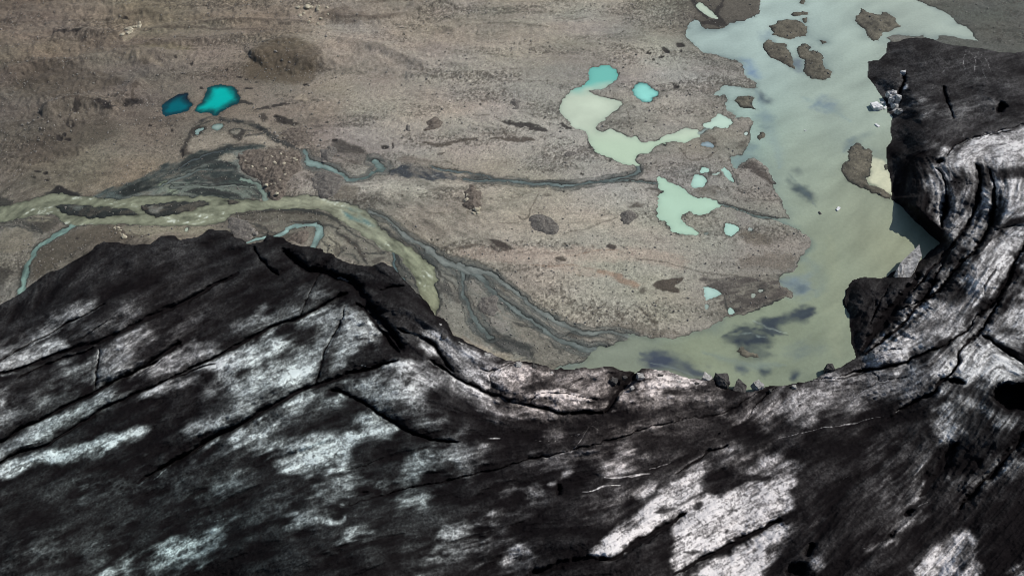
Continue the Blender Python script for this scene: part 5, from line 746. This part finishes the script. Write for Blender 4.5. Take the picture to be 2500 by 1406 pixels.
M_ice, t, b = newmat('ash_covered_ice')
co = N(t, 'TexCoord').outputs['Object']
cov = N(t, 'Attribute', attribute_name='ice_and_shading').outputs['Fac']; tint = N(t, 'Attribute', attribute_name='blueness').outputs['Fac']; scr = N(t, 'Attribute', attribute_name='scratches').outputs['Fac']
g1 = noise_tex(t, co, 2.2, 4, .85); g2 = noise_tex(t, co, .8, 4, .7)
k = mathn(t, 'MULTIPLY_ADD', mathn(t, 'SUBTRACT', g1, .5), 2.0, 1.0)
k = mathn(t, 'MULTIPLY_ADD', mathn(t, 'SUBTRACT', g2, .5), .55, k)
k = mathn(t, 'MULTIPLY_ADD', mathn(t, 'SUBTRACT', scr, .5), .3, k)
x = mathn(t, 'MULTIPLY', cov, mathn(t, 'MAXIMUM', k, .1))
fac = mathn(t, 'POWER', maprange(t, x, 0, 1.06, 0, 1), 1.85)
icec = mixc(t, maprange(t, tint, 0, 1.2), (.61, .575, .56), (.46, .575, .565))
icec = mixc(t, maprange(t, tint, 0, -.6), icec, (.66, .555, .50))
ash = mixc(t, g2, (.0016, .0011, .0014), (.0075, .006, .0065))
t.links.new(mixc(t, fac, ash, icec), b.inputs['Base Color'])
t.links.new(maprange(t, fac, 0, 1, .95, .6), b.inputs['Roughness']); t.links.new(maprange(t, fac, 0, 1, .02, .2), b.inputs['Specular IOR Level'])
bump(t, b, mathn(t, 'ADD', g2, mathn(t, 'ADD', mathn(t, 'MULTIPLY', g1, .35), mathn(t, 'MULTIPLY', scr, .4))), .5, .45)

def plain_mat(name, c1, c2, scale, rough=.85, bs=.6, bd=.2, spec=.25):
    m, t, b = newmat(name); co = N(t, 'TexCoord').outputs['Object']
    n1 = noise_tex(t, co, scale, 5, .7)
    t.links.new(mixc(t, maprange(t, n1, .32, .68), c1, c2), b.inputs['Base Color']); b.inputs['Roughness'].default_value = rough; b.inputs['Specular IOR Level'].default_value = spec
    bump(t, b, n1, bs, bd); return m
M_stone = plain_mat('grey_stone', (.09, .08, .07), (.26, .24, .21), 1.2)
M_pale = plain_mat('pale_yellow_stone', (.22, .19, .13), (.48, .44, .34), 1.5)
M_mbrown = plain_mat('brown_rubble', (.045, .037, .03), (.18, .15, .122), 1.1, bs=1, bd=.5)
M_mgrey = plain_mat('dark_wet_grit', (.05, .045, .04), (.18, .165, .145), 1.6, bs=1, bd=.4)
M_mdirt = plain_mat('ashy_block', (.012, .011, .011), (.09, .083, .076), .9, bs=1, bd=.5)
M_white = plain_mat('clean_white_ice', (.34, .35, .36), (.78, .77, .75), .55, .5, .8, .4)
M_crag = plain_mat('white_ice_with_dark_seams', (.05, .05, .055), (.75, .74, .72), 1.1, .5, .8, .4)
M_slab = plain_mat('streaked_dirty_ice', (.06, .056, .052), (.52, .50, .47), .8, .6, .8, .4)

# ------------------------------------------------------------------ setting
favg = lambda a: .25 * (a[:-1, :-1] + a[1:, :-1] + a[:-1, 1:] + a[1:, 1:])
fmax = lambda a: np.maximum(np.maximum(a[:-1, :-1], a[1:, :-1]), np.maximum(a[:-1, 1:], a[1:, 1:]))
fI = fmax(ISL); idI = np.where(fI > -1.2, ISL_ID[:-1, :-1], -1)
fG = favg(DG)
ground_mask = (idI < 0)
tag(grid_mesh('ground', MX, MY, GZ, ground_mask, gc, None, M_ground), 'brown grey gravel plain in front of the glacier', 'gravel plain', None, 'structure')
for k, lab in enumerate(ISL_LAB):
    m = idI == k
    if m.any(): tag(grid_mesh('island' if k < len(ISLANDS) else 'gravel_bar', MX, MY, GZ, m, gc, None, M_ground), lab, 'island', None, 'structure')
fW = fmax(DW); wid = WID[:-1, :-1]
for k, (nm, lab) in enumerate(BODIES):
    m = (wid == k) & (fW > -.7)
    if not m.any(): continue
    tag(grid_mesh(nm, MX, MY, np.zeros_like(MX), m, WCOL, None, {'lake': M_lake, 'pond': M_pond}.get(nm, M_river)), lab, {'stream': 'stream', 'pond': 'pond', 'lake': 'lake', 'river': 'river'}[nm], None, 'structure')
dx, dy, dz = ray(PX, PY); tt = (H - CAM_Z) / dz
gyy, gxx = np.gradient(DG); gmy, _ = np.gradient(MY); _, gmx = np.gradient(MX)
tag(grid_mesh('glacier', dx * tt, dy * tt, H, fG > 0, None, {'ice_and_shading': np.clip(COVER_SHADING, 0, 1.3), 'blueness': TINT, 'scratches': SCRATCH}, M_ice, (gxx / (gmx + 1e-6), gyy / (gmy - 1e-6))), 'glacier tongue of pale ice streaked with black volcanic ash', 'glacier', None, 'structure')

# ------------------------------------------------------------------ things on the plain and in the water
def ground_z(x, y):
    px, py = to_px(x, y); i = int(np.clip(np.searchsorted(XS, px), 0, C - 1)); j = int(np.clip(np.searchsorted(YS, py), 0, R - 1)); return float(GZ[j, i]), float(DW[j, i]), float(DG[j, i])
def mound(name, label, cat, outline, hgt, mat, group=None, rough=.35, res=.45):
    p = chaikin(P(outline) if isinstance(outline, str) else outline, True, 1)
    q = np.stack(at(p[:, 0], p[:, 1]), 1); c0 = q.mean(0); z0, _, _ = ground_z(*c0); z0 = max(z0, 0); hgt *= .55
    x0, y0 = q.min(0) - 1; x1, y1 = q.max(0) + 1
    gx = np.arange(x0, x1, res); gy = np.arange(y0, y1, res); X, Y = np.meshgrid(gx, gy)
    xx = X + .9 * fbm(X, Y, 3, 3, 7); yy = Y + .9 * fbm(X, Y, 3, 3, 8)
    d = np.full(X.shape, 1e9); ins_ = np.zeros(X.shape, bool)
    for a, b_ in zip(q, np.roll(q, -1, 0)):
        d2, _ = seg_d2(xx, yy, a, b_); d = np.minimum(d, d2)
        if a[1] != b_[1]: ins_ ^= ((a[1] > yy) != (b_[1] > yy)) & (xx < (b_[0] - a[0]) * (yy - a[1]) / (b_[1] - a[1]) + a[0])
    d = np.where(ins_, np.sqrt(d), -np.sqrt(d)); dm = d.max()
    Z = np.where(d > 0, hgt * np.sqrt(np.clip(d / dm, 0, 1)) * (1 + rough * fbm(X, Y, 3, 3, 9)) + rough * 1.1 * fbm(X, Y, 1.0, 3, 10) * np.clip(d, 0, 1), d * .7)
    me = bpy.data.meshes.new(name); nr, nc = X.shape; vid = np.arange(nr * nc).reshape(nr, nc)
    dmx = np.maximum(np.maximum(d[:-1, :-1], d[1:, :-1]), np.maximum(d[:-1, 1:], d[1:, 1:])) > -.35
    fr, fc = np.nonzero(dmx); qd = np.stack([vid[fr, fc], vid[fr, fc + 1], vid[fr + 1, fc + 1], vid[fr + 1, fc]], 1)
    used, inv = np.unique(qd, return_inverse=True)
    v = np.stack([X.ravel() - c0[0], Y.ravel() - c0[1], Z.ravel()], 1)[used]
    me.from_pydata(v.tolist(), [], inv.reshape(-1, 4).tolist()); me.polygons.foreach_set('use_smooth', np.ones(len(me.polygons), bool)); me.materials.append(mat)
    o = bpy.data.objects.new(name, me); COL.objects.link(o); o.location = (c0[0], c0[1], z0 - .05)
    return tag(o, label, cat, group)
MG = 'mounds of rubble left on the gravel plain'
mound('rubble_mound', 'largest brown boulder strewn mound between the river delta and mint stream', 'mound', 'A 1690,1130 1720,1080 1850,1075 2000,1070 2130,1090 2160,1150 2150,1220 2080,1280 2050,1320 2030,1390 1990,1425 1930,1420 1900,1370 1885,1310 1800,1270 1720,1230', 2.6, M_mbrown, MG, .5)
mound('rubble_mound', 'greyish brown mound right beside the largest brown mound at the river', 'mound', 'A 2240,1250 2350,1230 2450,1250 2450,1330 2400,1400 2310,1430 2240,1350 2230,1290', 1.6, M_mgrey, MG)
mound('rubble_mound', 'broad dark round mound in the middle of the pale plain', 'mound', 'E 1370,268 1440,250 1500,265 1540,310 1582,355 1560,392 1460,390 1390,365 1360,320', 1.8, M_mgrey, MG)
mound('rubble_mound', 'dark wedge shaped mound left of the ragged mint pond', 'mound', 'E 2000,262 2040,220 2100,225 2142,265 2090,320 2042,338', 1.5, M_mgrey, MG)
mound('rubble_mound', 'small crumbly dark mound left below the winding pale pond', 'mound', 'B 1608,1122 1640,1088 1702,1095 1690,1132 1640,1147', 1.1, M_mgrey, MG)
mound('rubble_mound', 'brown hump on the upper plain beside a smaller hump', 'mound', 'B 622,932 640,880 700,850 748,880 742,910 680,942 640,947', 1.5, M_mbrown, MG)
mound('rubble_mound', 'smaller dark hump left of the brown hump on the upper plain', 'mound', 'B 478,930 500,893 527,920 512,962', 1.1, M_mgrey, MG)
mound('rubble_mound', 'pair of joined dark humps high on the middle plain', 'mound', 'B 1212,745 1260,708 1332,730 1295,765 1295,795 1250,798 1245,760', 1.0, M_mgrey, MG)
mound('rubble_mound', 'steep dark mound topped by pale yellow boulders', 'mound', 'E 895,180 905,100 950,30 990,60 1032,120 1028,180 1012,240 970,247 930,210', 2.0, M_mbrown, MG)
mound('rubble_mound', 'grey mound among the braided channels by the ice front', 'mound', 'E 1000,862 1060,820 1120,830 1162,930 1100,982 1020,962', 1.2, M_mgrey, MG)
mound('rubble_mound', 'brown mound inside the loop of the mint stream', 'mound', 'D 2050,420 2120,372 2188,338 2203,400 2182,465 2100,460', 1.6, M_mbrown, MG)
mound('rubble_mound', 'grey brown mound on the south bank beside the black ice', 'mound', 'D 1640,270 1780,282 1800,340 1842,370 1812,430 1700,452 1640,400 1620,320', 1.8, M_mgrey, MG)
mound('rubble_mound', 'low stony rise between the stream bend and the upper pond outflow', 'mound', 'A 1990,945 2080,915 2200,920 2230,990 2180,1050 2090,1045 2010,1000', 1.4, M_mbrown, MG)
mound('rubble_mound', 'stony knob right of the stream bend near the brown mounds', 'mound', 'A 2300,1060 2380,1035 2420,1065 2380,1150 2310,1170 2290,1110', 1.3, M_mgrey, MG)

def hull(name, pts, mat, label, cat, group=None, bev=.0, loc=None):
    bm = bmesh.new()
    for p in pts: bm.verts.new(p)
    r = bmesh.ops.convex_hull(bm, input=bm.verts)
    bmesh.ops.delete(bm, geom=[v for v in bm.verts if not v.link_faces], context='VERTS')
    bmesh.ops.subdivide_edges(bm, edges=bm.edges[:], cuts=3, use_grid_fill=True)
    for v in bm.verts:
        n = mnoise.noise_vector(v.co * .9 + Vector((11, 3, 7))); v.co += n * bev * .7 + mnoise.noise_vector(v.co * 2.6) * bev * .5
    me = bpy.data.meshes.new(name); bm.to_mesh(me); bm.free(); me.materials.append(mat)
    o = bpy.data.objects.new(name, me); COL.objects.link(o)
    if loc is not None: o.location = loc
    return tag(o, label, cat, group)
def block(name, px, py, size, mat, label, cat, group=None, seed=0, squash=.6, z=0.0, rot=0, sx=1., sy=1., bev=.25):
    r = random.Random(seed); x, y = at(px, py, z); pts = []
    for k in range(14):
        c = [((k >> b_) & 1) * 2 - 1 for b_ in range(3)] if k < 8 else [r.uniform(-.8, .8) for _ in range(3)]
        if k >= 8: c[r.randrange(3)] = r.choice((-1.15, 1.15))
        v = Vector([q_ * r.uniform(.55, 1.05) for q_ in c])
        q = Vector((v.x * sx, v.y * sy, v.z * squash)); q.rotate(Matrix.Rotation(rot, 3, 'Z')); pts.append(q * size)
    return hull(name, pts, mat, label, cat, group, bev * size * .6, (x, y, z + size * squash * .35))
block('iceberg', 2138, 264, 2.3, M_white, 'bright white iceberg floating beside the black cliff', 'iceberg', None, 3, .55, 0, .2, 1.1, .95)
FLG = 'small ice floes drifting in the lake'
for i, (x, y, s, lab) in enumerate([(2156, 252, .7, 'small white floe between the iceberg and the cliff'), (2161, 264, .9, 'white floe against the foot of the cliff right of the iceberg'), (2141, 307, .8, 'flat white sliver of ice below the iceberg'), (1966, 319, .35, 'white crumb of ice alone in mid lake'), (2046, 511, .8, 'grey white floe in the open lake left of the ice cliff'), (2002, 521, .55, 'dark scrap of ice left of the grey white floe')]):
    block('ice_floe', x, y, s, M_mdirt if 'dark' in lab else M_white, lab, 'ice floe', FLG, 20 + i, .35, 0, i, 1.5, .7)
# broken white ice at the corner of the black cliff
SE = 'broken white ice blocks at the lake cliff'
for i, (x, y, z, s, q, lab) in enumerate([(2168, 234, 1.5, 1.3, 1.0, 'upper left white block in the broken cliff corner'), (2180, 231, 2.2, 1.3, 1.1, 'upper right white block in the broken cliff corner'), (2175, 247, 1.1, 1.6, 1.1, 'middle white block in the broken cliff corner'), (2190, 246, 1.7, 1.4, 1.5, 'tall white block leaning on the dark cliff'), (2183, 264, .5, 1.3, 1.2, 'lower white block at the waterline of the cliff corner'), (2192, 279, .4, 1.5, 1.3, 'lowest dark streaked block at the cliff corner'), (2203, 180, 3.4, 1.2, .8, 'single white block perched high on the black cliff')]):
    block('ice_block', x, y, s, M_crag if i != 5 else M_slab, lab, 'ice block', SE, 40 + i, q, z, i * 1.3, .75, 1.05, .5)
def A3(px, py, z): x, y = at(px, py, z); return (float(x), float(y), z)
tops = [A3(2245, 596, 7), A3(2251, 624, 6.4), A3(2236, 655, 5.0), A3(2214, 692, 3.4), A3(2197, 706, 2.4), A3(2183, 668, 2.6), A3(2204, 636, 4.6)]
bt = [(x + .6, y + .5, -1.0) for x, y, z in tops]
hull('ice_slab', tops + bt, M_slab, 'pointed grey ice slab leaning out over the shaded inlet', 'ice slab', None, .45)
BL = 'dirty ice blocks at the lower lake edge'
for i, (x, y, z, s, q, mat, lab) in enumerate([(1760, 936, .8, 2.1, 1.1, M_mdirt, 'largest dirty ice block standing at the lower lake edge'), (1805, 950, 1.4, 2.2, .5, M_mdirt, 'flat topped dirty ice slab right of the largest dirty block'), (1850, 947, 2.0, 1.5, 1.1, M_slab, 'small pointed grey ice block right of the flat slab'), (2022, 904, 1.0, 1.3, 1.2, M_mdirt, 'black pointed block standing alone where the arm meets the lake'), (1725, 925, 2.0, 1.6, .8, M_slab, 'small grey ice block left of the largest dirty block')]):
    block('dirty_ice_block', x, y, s, mat, lab, 'ice block', BL, 60 + i, q, z, i, 1, 1, .35)

RB = random.Random(17)
for i, (x, y) in enumerate([(1085, 815), (1120, 836), (1150, 850), (1190, 868), (1225, 884), (1262, 890), (1300, 894), (1345, 908), (1400, 906), (1470, 905), (1530, 915), (1565, 912), (1610, 910), (1660, 926), (1700, 932), (1068, 792), (1880, 950), (1940, 940), (1010, 842), (1040, 862), (1500, 925), (1545, 945)]):
    block('ice_chunk', x + RB.uniform(-6, 6), y + RB.uniform(2, 10), RB.uniform(.5, 1.15), M_slab if i % 2 else M_mdirt, 'small dirty ice chunk lying on the broken lip of the ice front', 'ice chunk', 'ice chunks along the broken ice front', 200 + i, RB.uniform(.6, 1.0), 4.3 if x < 1600 else 3.2, i, 1, 1, .4)
# boulders: five shapes, copied
def boulder_mesh(seed, mat):
    bm = bmesh.new(); bmesh.ops.create_icosphere(bm, subdivisions=2, radius=1)
    r = random.Random(seed); off = Vector((r.uniform(0, 50), r.uniform(0, 50), 0)); sc = Vector((r.uniform(.8, 1.3), r.uniform(.7, 1.1), r.uniform(.6, .9)))
    for v in bm.verts:
        n = mnoise.noise(v.co * 1.1 + off); v.co *= 1 + .38 * n + .12 * mnoise.noise(v.co * 3 + off); v.co = Vector((v.co.x * sc.x, v.co.y * sc.y, v.co.z * sc.z))
    me = bpy.data.meshes.new('boulder'); bm.to_mesh(me); bm.free(); me.materials.append(mat); return me
bms = {k: [boulder_mesh(10 + i, m) for i in range(5)] for k, m in (('pale', M_pale), ('grey', M_stone))}
proto = {}
def place_boulder(px, py, size, kind, label, group, z=None):
    key = kind
    src = proto.get(key)
    if src is None:
        o = bpy.data.objects.new('boulder', bms[kind][0]); proto[key] = o
    else: o = src.copy()
    o.data = bms[kind][RND.randrange(5)]
    x, y = at(px, py, z or 0.0); x = float(x); y = float(y)
    zz = ground_z(x, y)[0] if z is None else z
    o.location = (x, y, zz + size * .25); o.scale = (size, size, size); o.rotation_euler = (RND.uniform(-.3, .3), RND.uniform(-.3, .3), RND.uniform(0, 6.28))
    COL.objects.link(o); tag(o, label, 'boulder', group); return o
RND = random.Random(5)
def cluster(n, outline, s0, s1, kind, label, group, zf=None):
    p = P(outline); x0, y0 = p.min(0); x1, y1 = p.max(0); k = 0; tries = 0
    while k < n and tries < 3000:
        tries += 1; x = RND.uniform(x0, x1); y = RND.uniform(y0, y1); c_ = False
        for (ax, ay), (bx, by) in zip(p, np.roll(p, -1, 0)):
            if (ay > y) != (by > y) and x < (bx - ax) * (y - ay) / (by - ay) + ax: c_ = not c_
        if c_:
            place_boulder(x, y, RND.uniform(s0, s1) * (1.6 if RND.random() < .12 else 1), kind, label, group, None if zf is None else zf(x, y)); k += 1
cluster(30, 'E 900,150 930,110 960,140 1020,170 1010,235 970,245 930,205', .45, .8, 'pale', 'pale yellow boulder on the steep dark mound in mid plain', 'pale boulders on the steep dark mound', lambda x, y: RND.uniform(.4, .9))
cluster(34, 'A 1700,1110 1850,1090 2100,1100 2140,1160 2060,1260 2010,1380 1930,1400 1880,1290 1740,1220', .3, .7, 'pale', 'pale stone on the largest brown mound beside the river', 'stones on the largest brown mound', lambda x, y: RND.uniform(.7, 1.3))
cluster(14, 'D 1740,380 1790,350 1840,370 1820,420 1740,440 1690,450', .35, .6, 'grey', 'grey boulder at the mound on the south river bank', 'boulders on the south river bank')
cluster(18, 'A 2120,60 2230,40 2350,60 2390,120 2300,180 2220,190 2140,120', .5, 1.0, 'pale', 'pale boulder in the rubble spill at the top of the plain', 'boulders in the top rubble spill')
cluster(14, 'A 860,290 900,195 970,170 985,130 1010,150 970,240 920,305', .5, 1.0, 'pale', 'pale boulder in the light scar on the brown hillside', 'boulders in the light scar')
cluster(10, 'D 800,325 850,330 900,420 920,440 890,430 830,360', .3, .55, 'pale', 'pale stone in the streak below the river left bank', 'stones in the streak below the river')
cluster(22, 'A 1900,950 2250,900 2400,1000 2450,1150 2300,1200 2200,1060 2050,1030', .3, .6, 'grey', 'grey boulder scattered around the stream bend mounds', 'boulders around the stream bend')

# loose stones strewn over the whole plain (uncountable): one object
def stones(n):
    ico = bmesh.new(); bmesh.ops.create_icosphere(ico, subdivisions=1, radius=1); base = np.array([v.co[:] for v in ico.verts]); fc = np.array([[v.index for v in f_.verts] for f_ in ico.faces]); ico.free()
    rg = np.random.default_rng(3)
    px = rg.uniform(-120, 2620, n * 3); py = rg.uniform(-90, 960, n * 3)
    ii = np.searchsorted(XS, px); jj = np.searchsorted(YS, py); dens = (.35 + .65 * grav[jj, ii]) * np.where(PX[jj, ii] < 800, 1.2, .8)
    ok = (DW[jj, ii] < -.5) & (DG[jj, ii] < -1) & (rg.random(n * 3) < dens); px, py, ii, jj = px[ok][:n], py[ok][:n], ii[ok][:n], jj[ok][:n]
    x, y = at(px, py); k = len(px)
    s = (.16 + .22 * rg.random(k) ** 3)[:, None, None] * np.where(py < 350, 1.25, 1.0)[:, None, None]
    v = base[None] * (1 + .35 * rg.normal(size=(k, len(base), 1)).clip(-1, 1)) * s * rg.uniform(.6, 1.3, (k, 1, 3))
    v += np.stack([x, y, GZ[jj, ii] + s[:, 0, 0] * .2], 1)[:, None]
    f_ = fc[None] + (np.arange(k) * len(base))[:, None, None]
    me = bpy.data.meshes.new('loose_stones'); vv = v.reshape(-1, 3).astype(np.float32); ff = f_.reshape(-1, 3).astype(np.int32)
    me.vertices.add(len(vv)); me.vertices.foreach_set('co', vv.ravel()); me.loops.add(ff.size); me.polygons.add(len(ff))
    me.polygons.foreach_set('loop_start', np.arange(0, ff.size, 3, dtype=np.int32)); me.loops.foreach_set('vertex_index', ff.ravel()); me.update(calc_edges=True)
    me.materials.append(M_stone); o = bpy.data.objects.new('loose_stones', me); COL.objects.link(o)
    return tag(o, 'loose grey stones strewn thickly over the gravel plain', 'stones', None, 'stuff')
stones(9000)
